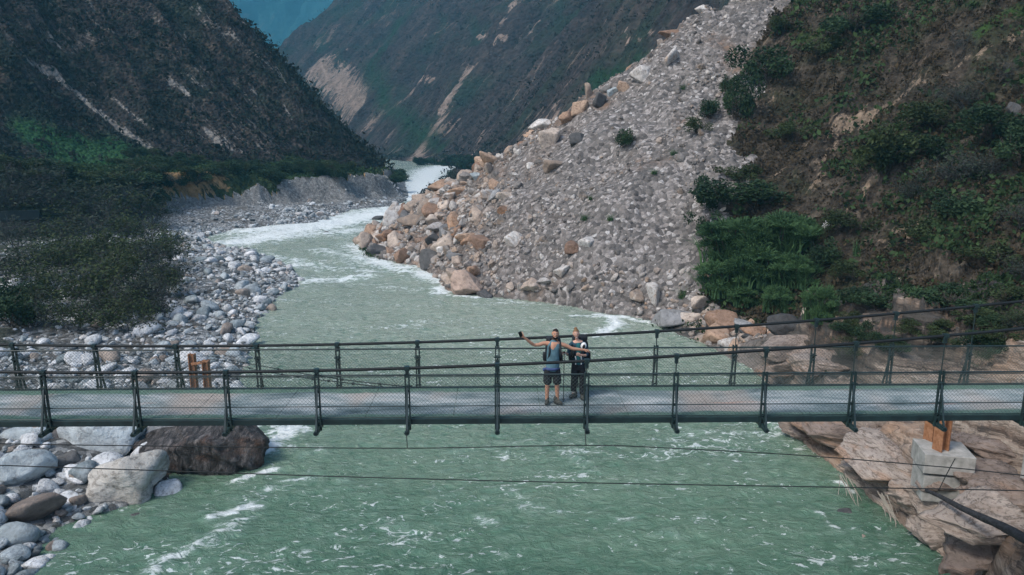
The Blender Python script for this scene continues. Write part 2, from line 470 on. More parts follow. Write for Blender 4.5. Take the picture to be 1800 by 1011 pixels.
M = {}
M['scree'] = mat_scree(); M['gravel'] = mat_gravel(); M['bedrock'] = mat_bedrock()
M['hill_left'] = mat_hill('dark_scrub_slope', (.008, .009, .009), (.036, .032, .030), (.098, .080, .064), (.018, .028, .020), (.20, .185, .165), (.038, .100, .040), 1.0, .5, R(-20))
M['hill_right'] = mat_hill('brown_grass_slope', (.014, .013, .011), (.048, .040, .031), (.112, .094, .073), (.030, .038, .018), (.19, .145, .105), (.045, .085, .025), 2.0, 1.5, R(215), .45)
M['mountain'] = mat_hill('far_scrub_slope', (.016, .015, .016), (.042, .036, .035), (.092, .074, .064), (.024, .040, .028), (.24, .185, .15), (.025, .060, .030), .32, .12, R(215), .6)
M['far'] = mat_hill('hazed_forest_slope', (.010, .045, .055), (.020, .075, .085), (.04, .105, .11), (.010, .060, .060), (.12, .12, .10), (.03, .06, .03), .08, .03, R(250), .6)  # blue of the distant haze is painted into the forest colour
M['terrace'] = mat_hill('terrace_grass', (.015, .022, .014), (.030, .045, .020), (.050, .065, .026), (.022, .060, .022), (.26, .17, .085), (.030, .095, .030), 1.0)
# ------------------------------------------------------------------ the ground, split into its parts
mask1 = np.zeros(len(V3), np.float32); mask2 = np.zeros(len(V3), np.float32)
X, Y = V3[:, 0], V3[:, 1]
to = TO.reshape(-1)

def add_lines(mask, owner, lines):
    sel = np.nonzero(np.isin(to, owner))[0]
    for pts, w0, w1, s in lines:
        P = hit_line(pts)
        if len(P) < 2: continue
        kw = .6 if owner == [2] and mask is mask1 else 1.0
        m = seg_mask(P, X[sel], Y[sel], w0 * kw, w1 * kw) * s * (.9 if kw < 1 else 1)
        mask[sel] = np.maximum(mask[sel], m)

# pale rock ribs and gullies on the left hillside
add_lines(mask1, [2], [
    ([(40, 95), (95, 135), (150, 180), (215, 232), (265, 262)], 2.5, 4.0, .95),
    ([(80, 55), (130, 105), (185, 165), (240, 215), (285, 245)], 1.5, 1.5, .8),
    ([(150, 170), (190, 205), (235, 250)], 4, 3, .6),
    ([(300, 150), (330, 165), (345, 170)], 3.5, 2.5, .9),
    ([(320, 135), (360, 150)], 2, 2, .85), ([(255, 150), (300, 185)], 1.5, 1.5, .5),
    ([(345, 20), (395, 60), (440, 95), (500, 140)], 2.0, 4.5, .75), ([(240, 0), (290, 40), (340, 70)], 2.0, 2.5, .62),
    ([(300, 0), (370, 45), (430, 80)], 1.5, 3, .6), ([(385, 0), (440, 50), (470, 75)], 3, 4, .75),
    ([(370, 235), (400, 260), (430, 270)], 7, 7, .7), ([(395, 225), (430, 255)], 4, 4, .6), ([(400, 130), (450, 165)], 2, 3, .62), ([(480, 170), (540, 210)], 2, 3, .55),
    ([(500, 185), (515, 215)], 3, 5, .75), ([(430, 215), (445, 235)], 2, 3, .55), ([(560, 170), (610, 215)], 3, 3, .5), ([(470, 80), (560, 165), (640, 240)], 3.5, 2.5, .62)])
add_lines(mask2, [2, 7], [([(60, 240), (120, 258), (200, 268), (270, 285)], 9, 9, 1.0), ([(0, 300), (80, 330)], 8, 8, .7), ([(100, 270), (200, 290), (300, 300)], 8, 6, .8)])
add_lines(mask1, [7], [([(272, 305), (320, 305), (375, 300)], 9, 7, .95), ([(285, 322), (330, 322), (370, 312)], 6, 5, .95), ([(590, 305), (610, 305)], 3, 3, .6)])
# pale slides on the mountain beyond
add_lines(mask1, [5], [
    ([(890, 58), (860, 88), (820, 132), (790, 180), (765, 225), (740, 262), (722, 285)], 5, 15, .92),
    ([(905, 0), (880, 35), (845, 60)], 6, 9, .9), ([(760, 140), (720, 165), (670, 205), (655, 220)], 6, 17, .8),
    ([(985, 0), (960, 30), (930, 60)], 5, 7, .62), ([(800, 225), (770, 235), (745, 262), (740, 285)], 20, 22, .62),
    ([(555, 115), (575, 125), (600, 150), (625, 180)], 30, 26, .98), ([(575, 115), (610, 150), (630, 190)], 30, 26, .85),
    ([(910, 160), (890, 195)], 4, 3, .6), ([(850, 230), (830, 275)], 6, 8, .55), ([(690, 230), (680, 250)], 12, 9, .62),
    ([(955, 185), (955, 235)], 6, 7, .55), ([(975, 180), (978, 215)], 6, 7, .6), ([(1090, 55), (1120, 68), (1150, 60)], 3, 3, .6)])
add_lines(mask2, [5], [([(1040, 140), (1120, 110), (1200, 60), (1280, 10)], 9, 12, .75), ([(700, 40), (650, 110), (700, 200), (780, 260)], 40, 18, .62),
    ([(780, 290), (880, 275), (960, 240)], 6, 5, .6)])
# near right slope: scree patches and grass
add_lines(mask1, [4], [
    ([(1625, 150), (1580, 175), (1520, 205), (1475, 215)], 1.2, 2.6, .85), ([(1660, 130), (1720, 100), (1800, 60)], 1.4, 1.8, .62),
    ([(1360, 175), (1330, 190), (1300, 210)], 1.5, 1.5, .6), ([(1475, 250), (1440, 300), (1430, 345)], 1.6, 1.6, .6), ([(1400, 280), (1290, 330)], 1.6, 1.6, .52),
    ([(1530, 300), (1515, 345)], 1.0, 1.2, .7), ([(1560, 405), (1640, 395)], .9, .9, .6), ([(1520, 430), (1600, 425)], .8, .8, .6), ([(1265, 285), (1250, 310)], 1, 1, .55),
    ([(1480, 470), (1620, 480), (1760, 480)], 2.0, 2.0, .42), ([(1500, 400), (1480, 395)], 1.5, 1.5, .6), ([(1700, 240), (1800, 190)], 1.5, 1.5, .5)])
add_lines(mask2, [4], [([(1400, 75), (1450, 55), (1520, 40)], 1.8, 2.2, .7), ([(1720, 60), (1800, 20)], 2, 2, .7), ([(1400, 215), (1450, 205)], 1, 1, .7), ([(1290, 60), (1340, 40)], 2, 3, .6),
    ([(1680, 430), (1760, 425)], 1.4, 1.4, .6), ([(1260, 240), (1300, 225)], 1.2, 1.2, .6), ([(1500, 290), (1560, 260)], 1.5, 1.5, .6)])
# rusty, brown rubble of the slide: its toe, its left part and its crest
sel = np.nonzero(to == 3)[0]
db, _ = dist_poly(X[sel], Y[sel], FAN_BACK)
mask1[sel] = .8 * np.clip(.75 * sstep(26, 8, db) + .7 * sstep(8, -16, X[sel]) + .6 * sstep(66, 60, Y[sel] + X[sel] * .3), 0, .9) * sstep(.3, .55, fbm(X[sel] / 3, Y[sel] / 3, 4, 131))
# scarp face of the left terrace, scrub soil behind the boulder bar
sel = np.nonzero(to == 1)[0]
dsc, ssc = dist_poly(X[sel], Y[sel], SCARP)
dsc = dsc * ssc
mask1[sel] = sstep(108, 126, Y[sel]) * sstep(-2.0, .5, dsc + (fbm(X[sel] / 5, Y[sel] / 5, 3, 141) - .5) * 5)
mask2[sel] = .85 * sstep(.50, .60, fbm(X[sel] / 7, Y[sel] / 7, 4, 151) + .32 * sstep(-17, -2, dsc) - .14) * sstep(115, 85, Y[sel])
mask2[sel] = np.maximum(mask2[sel], .9 * sstep(-4, 1, dsc + (fbm(X[sel] / 4, Y[sel] / 4, 3, 143) - .5) * 8) * sstep(128, 112, Y[sel]))
# bank beside the bedrock: gravel beach farther up, scrub soil above
sel = np.nonzero(to == 8)[0]
mask1[sel] = sstep(44, 52, Y[sel] + 5 * (fbm(X[sel] / 4, Y[sel] / 4, 3, 161) - .5))
dwf, swf = dist_poly(X[sel], Y[sel], RIGHT_FOOT)
mask2[sel] = .85 * sstep(.40, .55, fbm(X[sel] / 2.6 + Y[sel] / 7, V3[sel, 2] / .55 + X[sel] / 9, 4, 167, .6)) * sstep(33, 38, Y[sel]) * sstep(.8, 2.5, V3[sel, 2])
mask2[sel] = np.maximum(mask2[sel], .9 * sstep(-7, -1, -dwf * swf + 7 * (fbm(X[sel] / 3, Y[sel] / 3, 4, 163) - .5)))

LAND = {'gravel_bar': ('gravel', 'pale grey boulder bar between the scrub and the green river', 'riverbank'),
        'hillside': ('hill_left', 'dark scrubby canyon hillside with pale rock ribs across the river', 'hillside'),
        'landslide': ('scree', 'grey and rust brown landslide slope running down into the river', 'landslide'),
        'hillside.001': ('hill_right', 'brown grassy hillside with bushes right beside the landslide', 'hillside'),
        'mountain': ('mountain', 'dark mountain flank with long tan slides behind the landslide', 'mountain'),
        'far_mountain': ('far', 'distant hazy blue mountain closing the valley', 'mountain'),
        'river_terrace': ('terrace', 'green terrace with a tan field above the gravel scarp', 'terrace'),
        'bedrock_bank': ('bedrock', 'tan layered bedrock bank under the end of the footbridge', 'riverbank'),
        'riverbed': ('gravel', 'stony bed under the green river', 'riverbed')}
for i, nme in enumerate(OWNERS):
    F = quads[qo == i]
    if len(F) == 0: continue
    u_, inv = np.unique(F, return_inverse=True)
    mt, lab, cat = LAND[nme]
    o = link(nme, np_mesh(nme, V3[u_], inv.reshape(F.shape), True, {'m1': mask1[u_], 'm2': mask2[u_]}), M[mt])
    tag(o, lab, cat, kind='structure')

# ------------------------------------------------------------------ the river
WNA, WNR = 900, 620
waz = np.linspace(R(-50), R(50), WNA); wr = np.geomspace(9, 720, WNR)
WA, WR = np.meshgrid(waz, wr)
WX, WY = (WR * np.sin(WA)).astype(np.float32), (WR * np.cos(WA)).astype(np.float32)
wl, _ = dist_poly(WX, WY, LEFT_WATER); wrd, _ = dist_poly(WX, WY, RIGHT_WATER)
wd = np.minimum(wl, wrd); win = inside(WX, WY, RIVER)
keep = win | (wd < 2.5)
foam = np.zeros(WX.shape, np.float32)
def wline(pts): return [at_z(*p) for p in pts]
for pts, w0, w1, s in [
    ([(790, 292), (760, 300), (740, 325), (722, 350)], 16, 12, 1.1), ([(715, 362), (640, 380), (560, 395), (450, 405)], 12, 11, 1.0), ([(690, 375), (600, 392), (500, 410), (420, 425)], 10, 8, 1.0),
    ([(620, 405), (520, 415), (420, 430)], 8, 6, .72), ([(640, 430), (655, 460), (720, 475), (760, 485)], 6, 5, .85), ([(500, 455), (560, 470), (660, 478)], 4, 3, .6),
    ([(540, 495), (600, 492), (650, 485)], 3.5, 2.5, .8), ([(400, 440), (470, 450), (520, 470)], 3.5, 2.5, .6), ([(560, 440), (640, 455)], 4, 3, .6),
    ([(745, 482), (790, 500), (770, 515)], 3.5, 2.0, 1.0), ([(790, 520), (860, 526), (950, 535)], 1.2, 1.0, .7), ([(640, 500), (740, 510)], 2.5, 2.5, .42),
    ([(1055, 555), (1085, 560), (1080, 575), (1060, 588)], 1.5, 1.6, 1.1), ([(1090, 557), (1140, 568), (1160, 575)], 1.0, .8, .9), ([(1000, 555), (1050, 556)], .8, 1.0, .7), ([(960, 575), (1030, 585)], .9, .9, .42),
    ([(455, 800), (490, 770), (520, 745)], .9, 2.2, .85), ([(395, 852), (440, 838), (480, 826)], .25, .5, .9), ([(470, 745), (540, 745)], 1.6, 1.6, .5), ([(500, 780), (560, 790)], 1.2, 1.2, .38),
    ([(370, 915), (405, 902), (440, 892)], .5, .9, .85), ([(270, 1005), (320, 975), (380, 945), (430, 915)], .6, .9, .6), ([(430, 880), (480, 855), (560, 840)], .7, .9, .45), ([(345, 965), (420, 940)], .4, .4, .5),
    ([(560, 830), (640, 850)], 1.1, 1.1, .2), ([(850, 790), (940, 775), (1050, 800)], 1.6, 1.8, .30), ([(1000, 800), (1040, 825)], .8, .8, .5), ([(1150, 775), (1260, 765), (1380, 765)], 1.2, 1.2, .35),
    ([(900, 860), (940, 895), (990, 905)], 1.1, .8, .30), ([(840, 910), (900, 930)], .6, .6, .42), ([(1160, 800), (1150, 830), (1090, 860)], 1.0, 1.0, .22), ([(1060, 905), (1180, 940)], 1.0, 1.0, .2), ([(1340, 740), (1395, 770)], .8, .7, .6),
    ([(1440, 845), (1480, 850), (1500, 870)], .35, .3, .62), ([(1440, 905), (1470, 930)], .35, .3, .6), ([(1500, 935), (1535, 945)], .3, .3, .6), ([(650, 900), (760, 960)], 1.3, 1.3, .16), ([(520, 900), (560, 950)], 1, 1, .2),
    ([(60, 990), (140, 930)], .15, .15, .4)]:
    m = seg_mask(wline(pts), WX, WY, w0, w1)
    foam = np.maximum(foam, m * s)
sheen_bubbles = .06 + .80 * sstep(22, 66, WY) + .1 * sstep(70, 130, WY)       # painted-in sky reflection paling the upstream water, plus bubbles of the rapids
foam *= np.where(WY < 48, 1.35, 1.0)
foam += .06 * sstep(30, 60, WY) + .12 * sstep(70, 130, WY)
rough_w = .26 + .35 * np.clip(foam, 0, 1) + .1 * sstep(60, 120, WY)
def wave(lx, ly, ang, seed):
    c, s_ = math.cos(ang), math.sin(ang)
    return fbm((WX * c + WY * s_) / lx, (-WX * s_ + WY * c) / ly, 3, seed, .5, 2.1, ridged=True) - .5
fade = np.clip(60 / WR, .25, 1)
WZ = rough_w * (wave(2.6, 1.1, .35, 201) * .55 + wave(.9, .45, .2, 211) * .30 * fade + wave(5.5, 3.2, .5, 221) * .7) - .02
wi = np.arange(WX.size).reshape(WX.shape)
wq = np.stack([wi[:-1, :-1], wi[1:, :-1], wi[1:, 1:], wi[:-1, 1:]], -1)[keep[:-1, :-1]].reshape(-1, 4)[:, ::-1]
u_, inv = np.unique(wq, return_inverse=True)
WV = np.stack([WX, WY, WZ], -1).reshape(-1, 3)

s = NT('river_water')
p1 = s.pos((.85, 1.35, 1), (0, 0, R(-22))); p2 = s.pos((.45, 1.2, 1), (0, 0, R(14)))
n1 = s.noise(1.6, 7, .66, p1, .8); n2 = s.noise(.16, 4, .55, p2, .6); n3 = s.noise(4.5, 5, .65, p1, .4); n4 = s.noise(.75, 8, .74, p1, 1.0)
body = s.ramp(n2, [(.28, (.038, .112, .066)), (.5, (.072, .158, .098)), (.72, (.122, .205, .135))])
body = s.mix(s.math('MULTIPLY', s.step(n4, .42, .66), .45), body, (.10, .19, .125))
n6 = s.noise(1.15, 7, .68, p1, 2.2); n7 = s.noise(.22, 3, .6, p2, 1.0)
caps = s.step(s.math('ADD', n6, s.math('MULTIPLY', s.math('SUBTRACT', n7, .5), .42)), .600, .675)
fsum = s.math('ADD', s.math('MULTIPLY', s.attr('foam'), .225), s.math('ADD', s.math('MULTIPLY', n4, .62), s.math('MULTIPLY', n1, .38)))
fm = s.math('MAXIMUM', s.step(fsum, .612, .715), s.math('MULTIPLY', caps, .8))
body = s.mix(s.math('MULTIPLY', s.attr('sheen_bubbles'), s.step(n1, .2, .6)), body, (.335, .375, .305))  # pale reflection tone mixed into the water colour, with bubbles
thin = s.math('MULTIPLY', s.step(fsum, .52, .70), .30)
col = s.mix(thin, body, (.34, .44, .38))
col = s.mix(fm, col, (.66, .70, .68))
rgh = s.math('ADD', s.math('MULTIPLY', fm, .5), .16)
nb = s.bump(n1, 1.0, .34); nb = s.bump(n3, .2, .04, nb)
M['water'] = s.out(col, rgh, nb, spec=.5)
o = link('river', np_mesh('river', WV[u_], inv.reshape(wq.shape), True, {'foam': foam.reshape(-1)[u_], 'sheen_bubbles': sheen_bubbles.reshape(-1)[u_]}), M['water'])
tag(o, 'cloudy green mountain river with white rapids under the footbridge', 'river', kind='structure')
# ------------------------------------------------------------------ rocks
def ico(sub):
    bm = bmesh.new(); bmesh.ops.create_icosphere(bm, subdivisions=sub, radius=1)
    V = np.array([v.co[:] for v in bm.verts], np.float32); F = np.array([[v.index for v in f.verts] for f in bm.faces], np.int32)
    bm.free(); return V, F
ICO = {k: ico(k) for k in (1, 2, 3, 4, 5)}

def rock_shape(sub, seed, planes=12, p=16, rough=.05, flat=(1, 1, 1), nscale=2.2, block=0):
    """a boulder: a sphere cut by random planes (P high = sharp edges), then roughened"""
    g = np.random.default_rng(seed)
    D, F = ICO[sub]
    N = g.normal(size=(planes, 3)); N /= np.linalg.norm(N, axis=1)[:, None]
    h = g.uniform(.60, .92, planes)
    if p > 12:
        planes += 5; N = g.normal(size=(planes, 3)); N /= np.linalg.norm(N, axis=1)[:, None]; h = g.uniform(.55, .90, planes)
    dots = np.maximum(D @ N.T, 0) / h
    r = (np.sum(dots ** p, 1) + (1 / (1.25 if p < 12 else 1.45)) ** p) ** (-1 / p)
    V = D * r[:, None]
    q = V * nscale + seed * 1.37
    nz = fbm(q[:, 0] + q[:, 2] * .7, q[:, 1] - q[:, 2] * .6, 4, seed) + fbm(q[:, 1] + 9.1, q[:, 2] + 4.2, 4, seed + 3) - 1.0
    V = V * (1 + rough * 2 * nz)[:, None]
    if block:
        V = V / (np.sum(np.abs(V / np.abs(V).max(0)) ** block, 1) ** (1 / block) / np.linalg.norm(V / np.abs(V).max(0), axis=1))[:, None] ** .85
    return (V * np.array(flat, np.float32)).astype(np.float32), F

def rot_z(a):
    c, s_ = math.cos(a), math.sin(a)
    return np.array([[c, -s_, 0], [s_, c, 0], [0, 0, 1]], np.float32)
def rand_rot(g, tilt=.5):
    return np.array((Matrix.Rotation(g.uniform(0, 6.283), 3, 'Z') @ Matrix.Rotation(g.normal() * tilt, 3, 'X') @ Matrix.Rotation(g.normal() * tilt, 3, 'Y')), np.float32)

PALE = [(0, (.30, .285, .27)), (.5, (.42, .40, .375)), (1, (.55, .53, .50))]
GREY = [(0, (.10, .10, .10)), (.5, (.19, .19, .188)), (1, (.31, .31, .305))]
RUST = [(0, (.17, .11, .08)), (.5, (.27, .18, .125)), (1, (.36, .265, .195))]
TAN = [(0, (.20, .155, .12)), (.5, (.31, .245, .195)), (1, (.42, .35, .29))]
DARK = [(0, (.05, .05, .05)), (1, (.10, .098, .095))]
M['rock_pale'] = mat_rock('pale_rock', PALE, (.33, .20, .11), .55)
M['rock_grey'] = mat_rock('grey_rock', GREY, (.30, .29, .28), .6)
M['rock_rust'] = mat_rock('rust_rock', RUST, (.36, .185, .085), .7)
M['rock_tan'] = mat_rock('tan_rock', TAN, (.42, .38, .34), .7)
M['rock_dark'] = mat_rock('dark_rock', DARK, (.16, .155, .15), .6)
M['stone_pale'] = mat_rock('pale_river_stone', [(0, (.42, .43, .43)), (1, (.66, .67, .67))], (.25, .26, .25), .5, scale=.8)
M['stone_blue'] = mat_rock('blue_grey_river_stone', [(0, (.16, .195, .205)), (1, (.33, .37, .385))], (.48, .51, .51), .6, scale=.8)
M['stone_brown'] = mat_rock('brown_river_stone', [(0, (.16, .13, .11)), (1, (.30, .25, .21))], (.36, .34, .31), .6, scale=.8)
M['slide_field'] = mat_rock('slide_rubble', [(0, (.08, .075, .07)), (.28, (.16, .15, .14)), (.5, (.27, .25, .232)), (.64, (.45, .43, .40)), (.74, (.25, .21, .18)), (.88, (.31, .255, .21)), (1, (.26, .175, .125))], (.36, .24, .15), .5, attr='cr')
M['bar_field'] = mat_rock('bar_stones', [(0, (.06, .068, .07)), (.3, (.18, .20, .205)), (.6, (.34, .365, .37)), (.88, (.56, .575, .575)), (1, (.27, .22, .185))], (.33, .33, .31), .4, attr='cr')

ANG = [link_me for link_me in (np_mesh('rock', *rock_shape(4, 300 + k, 8 + k % 4, 70, .03, (1, .82, .70)), True) for k in range(9))]
RND = [np_mesh('stone', *rock_shape(3, 400 + k, 10, 7, .035, (1, .80, .62)), True) for k in range(7)]
MESHES = {}
def mesh_with(me, mat):
    key = (me.name, mat.name)
    if key not in MESHES:
        c = me.copy(); c.materials.clear(); c.materials.append(mat); MESHES[key] = c
    return MESHES[key]

GROUPS_ROCK = []
def place_rock(name, me, mat, loc, size, rot, label, group, cat='rock'):
    o = bpy.data.objects.new(name, mesh_with(me, mat)); COL.objects.link(o)
    o.location = loc; o.scale = size; o.rotation_euler = rot
    return tag(o, label, cat, group)

def project(x, y, z):
    """photo coordinates of world points"""
    dy, dz = y, z - CAM_Z
    zc = dy * math.cos(PITCH) - dz * math.sin(PITCH)
    yc = dy * math.sin(PITCH) + dz * math.cos(PITCH)
    return 900 + FPX * x / zc, 505.5 - FPX * yc / zc, zc

# ---- boulders that stand out, each with its own shape
HERO_AT = []
def hero(label, mat, u, v, w_px, shape, flat=(1, .85, .7), rot=0.0, seed=1, planes=11, p=22, rough=.07, sink=.3, name='boulder', z=None, tilt=(0, 0), group=None, block=0, slate=0.0):
    """U, V = foot of the boulder in the photograph, W_PX = its width there"""
    if z is not None:
        x, y = at_z(u, v, z); base = Vector((x, y, z))
    else:
        base = hit(u, v)
        while (base is None or base.y > 122) and v < 560 and u < 1400:   # just past the crest: step back onto the slide
            v += 3; base = hit(u, v)
        if base is None: return None
    _, _, zc = project(base.x, base.y, base.z)
    w = w_px * zc / FPX
    p = 70 if p >= 18 else p
    V, F = rock_shape(5 if w_px > 60 else 4, seed, planes, p, rough, flat, 1.8, block)
    if p > 12:
        q = V * 6; V = V * (1 + .05 * (fbm(q[:, 0] + q[:, 2], q[:, 1] - q[:, 2] * .7, 4, seed + 9, ridged=True) - .5))[:, None]
    if slate:                       # thin beds that stand proud of each other
        for axis, fr, am in ((np.array([.25, .45, .86]), 9.0, 1.0), (np.array([.9, -.3, .2]), 5.0, .7)):
            q = V @ axis * fr + 1.5 * fbm(V[:, 0] * 2 + 3, V[:, 1] * 2 + V[:, 2], 3, seed + 5)
            k = np.floor(q); V = V * (1 + slate * am * (hash2(k.astype(np.int64), (k * 0).astype(np.int64), seed) - .5))[:, None]
    lo, hi = V.min(0), V.max(0)
    V = V / (hi[0] - lo[0]) * w
    me = np_mesh(name, V, F, True)
    hgt = V[:, 2].max() - V[:, 2].min()
    o = link(name, me, M[mat])
    o.location = (base.x, base.y + w * .30, base.z + hgt * (.5 - sink))
    o.rotation_euler = (tilt[0], tilt[1], rot)
    HERO_AT.append((o.location.x, o.location.y, w * .45))
    return tag(o, label, 'boulder', group)

LAYER = (1, 1, 1)
M['boulder_cream'] = mat_rock('cream_boulder', [(0, (.42, .40, .36)), (1, (.46, .44, .40))], (.34, .30, .24), .7, scale=.5, stretch=(1, 1, 1.6))
s = NT('black_slate_boulder')
p = s.pos((3.0, 1.1, .8), (R(20), R(35), R(10))); q = s.pos()
n1 = s.noise(1.6, 9, .72, p, .6); n2 = s.noise(.55, 5, .65, q, .5); n3 = s.noise(4.5, 7, .75, p, .3)
col = s.ramp(n1, [(.36, (.012, .012, .012)), (.48, (.055, .052, .050)), (.58, (.13, .12, .115)), (.68, (.26, .24, .225))])
col = s.mix(s.math('MULTIPLY', s.step(n2, .52, .64), .4), col, s.ramp(n3, [(.35, (.05, .03, .022)), (.6, (.30, .17, .115))]))
M['boulder_black'] = s.out(col, .55, s.bump(s.math('ADD', n1, s.math('MULTIPLY', n3, .5)), 1.0, .35))
M['boulder_blue'] = mat_rock('blue_white_boulder', [(0, (.30, .34, .35)), (1, (.36, .40, .41))], (.55, .57, .56), .8, scale=.5)
M['boulder_grey'] = mat_rock('smooth_grey_boulder', [(0, (.20, .20, .20)), (1, (.23, .23, .225))], (.27, .265, .255), .6, scale=.4)
M['boulder_pink'] = mat_rock('pinkish_boulder', [(0, (.34, .25, .20)), (1, (.36, .27, .215))], (.40, .29, .22), .6, scale=.5)
# left bank beneath the bridge
hero('big cream boulder with a flat top standing at the water edge below the bridge', 'boulder_cream', 206, 890, 130, 0, (1, .85, .66), .25, 14, 10, 14, .075, .12, z=.0, tilt=(.0, .05), block=4)
hero('huge black slate boulder with rusty streaks jutting into the river', 'boulder_black', 360, 842, 240, 0, (1, .75, .62), -.15, 29, 10, 40, .15, .22, z=.0, tilt=(.05, .20), slate=.16)
hero('wide blue and white streaked boulder just under the deck on the stony bank', 'boulder_blue', 155, 812, 180, 0, (1, .8, .58), .1, 31, 10, 16, .09, .22, z=.5)
hero('blocky grey boulder wedged behind the black slate boulder', 'rock_grey', 288, 792, 92, 0, (1, .8, .85), .5, 44, 8, 30, .04, .2, z=.5)
hero('bluish boulder cut by the photo edge above the stony shore', 'boulder_blue', 12, 870, 105, 0, (1, .8, .66), .8, 57, 10, 16, .06, .2, z=.6)
hero('pale blue boulder resting on the bank beneath the deck at the far left', 'boulder_blue', 28, 795, 95, 0, (1, .8, .6), .3, 63, 10, 16, .06, .25, z=.9)
hero('low brown boulder lying below the bluish shore boulders', 'stone_brown', 30, 925, 110, 0, (1, .8, .45), .2, 71, 10, 14, .05, .35, z=.3)
hero('small dark boulder between the blue boulder and the cream boulder', 'rock_dark', 105, 835, 60, 0, (1, .8, .7), .2, 75, 10, 14, .06, .25, z=.5)
hero('round pale stone beside the foot of the cream boulder', 'stone_pale', 107, 893, 40, 0, (1, .9, .8), .4, 77, 10, 8, .04, .2, z=.2)
hero('dark wet stone alone in the water right of the cream boulder', 'rock_dark', 236, 912, 24, 0, (1, .9, .6), .1, 78, 10, 8, .04, .35, z=-.05)
hero('white chip of rock at the right foot of the cream boulder', 'stone_pale', 288, 846, 17, 0, (1, .7, .6), .4, 79, 8, 20, .04, .3, z=.0)
# right bank
hero('large smooth grey boulder at the water edge below the reeds', 'boulder_grey', 1182, 580, 82, 0, (1, .75, .52), -.15, 83, 9, 9, .05, .12, z=.0, tilt=(0, -.1))
hero('pinkish brown boulder standing in the shallows at the toe of the slide', 'boulder_pink', 818, 521, 62, 0, (1, .8, .58), .1, 87, 9, 18, .06, .15, z=.0)
hero('dark brown block leaning beside the pinkish boulder at the toe of the slide', 'rock_dark', 848, 524, 32, 0, (1, .8, .6), .5, 89, 9, 20, .06, .2, z=.0)
hero('dark jagged rock at the leftmost tip of the slide', 'rock_dark', 660, 452, 38, 0, (1, .8, .75), .2, 91, 10, 24, .08, .2, z=.0)
hero('flat brown rock lying behind the jagged tip of the slide', 'rock_rust', 686, 420, 30, 0, (1, .8, .6), .7, 93, 9, 24, .06, .2)
hero('pale grey block with a dark hollow low on the slide', 'rock_pale', 902, 438, 38, 0, (1, .8, .85), .4, 95, 8, 30, .05, .2)
hero('pale block leaning on a rusty one in the lower middle of the slide', 'rock_pale', 1034, 440, 30, 0, (1, .8, 1.0), .3, 97, 8, 30, .05, .2, tilt=(0, .4))
hero('rusty block under a leaning pale one in the lower middle of the slide', 'rock_rust', 1012, 452, 34, 0, (1, .8, .8), .9, 99, 8, 30, .05, .25)
hero('dark blue grey block in the lower left of the slide', 'rock_dark', 760, 430, 26, 0, (1, .9, 1.0), .3, 101, 9, 20, .05, .2)
hero('tall rust and white rock stack on the shoulder of the slide crest', 'rock_tan', 968, 262, 44, 0, (1, .7, 1.05), .4, 103, 9, 26, .12, .2)
hero('dark hollowed block right of the rust and white rock stack', 'rock_dark', 1012, 256, 34, 0, (1, .7, .9), .1, 105, 9, 26, .10, .2)
hero('orange capped rock leaning above the dark hollowed block', 'rock_rust', 1000, 222, 40, 0, (1, .7, .7), .6, 107, 9, 26, .10, .2)
hero('orange pointed rock on the crest of the slide', 'rock_rust', 1020, 200, 32, 0, (1, .7, .9), .2, 109, 8, 30, .07, .15)
hero('dark slab standing on the crest beside the orange pointed rock', 'rock_dark', 1055, 192, 32, 0, (1, .6, .9), .7, 111, 8, 30, .07, .15)
hero('blue white block on the crest of the slide', 'boulder_blue', 1078, 170, 26, 0, (1, .7, .75), .3, 113, 8, 30, .06, .2)
hero('rusty block below the white crag on the slide crest', 'rock_rust', 1098, 165, 28, 0, (1, .7, .8), .3, 114, 8, 30, .06, .2)
hero('broad white crag on the upper crest of the slide', 'rock_pale', 1132, 146, 46, 0, (1, .7, .78), .2, 115, 8, 28, .08, .2)
hero('second white crag farther up the crest of the slide', 'rock_pale', 1184, 116, 44, 0, (1, .7, .75), .9, 117, 8, 28, .08, .2)
hero('long tan block lying under the rock stack on the slide', 'rock_tan', 975, 300, 42, 0, (1, .6, .5), .3, 119, 8, 28, .06, .3)
hero('pale orange slab on the left shoulder of the slide', 'rock_tan', 895, 352, 40, 0, (1, .6, .6), .2, 121, 8, 28, .06, .3)
hero('wide white slab on the left shoulder of the slide', 'rock_pale', 862, 350, 36, 0, (1, .6, .6), .5, 123, 8, 28, .06, .3)
hero('blue grey rock at the left end of the slide crest', 'boulder_blue', 838, 318, 22, 0, (1, .7, .7), .5, 125, 8, 28, .06, .25)
hero('round grey boulder alone high on the brown hillside', 'rock_dark', 1787, 203, 30, 0, (1, .9, .8), .5, 127, 10, 9, .04, .2)
hero('small white rock lying right of the reeds', 'stone_pale', 1454, 404, 17, 0, (1, .8, .9), .2, 129, 8, 20, .05, .2)
hero('dark ledge of rock beside the pale gravel under the reeds', 'rock_dark', 1385, 590, 60, 0, (1, .7, .5), .2, 131, 9, 20, .06, .3)

# ---- rocks of the slide: the 300 that show largest are objects, the rest one field
def avoid(x, y):
    k = np.zeros(len(x), bool)
    for hx, hy, hr in HERO_AT:
        k |= np.hypot(x - hx, y - hy) < hr
    return k

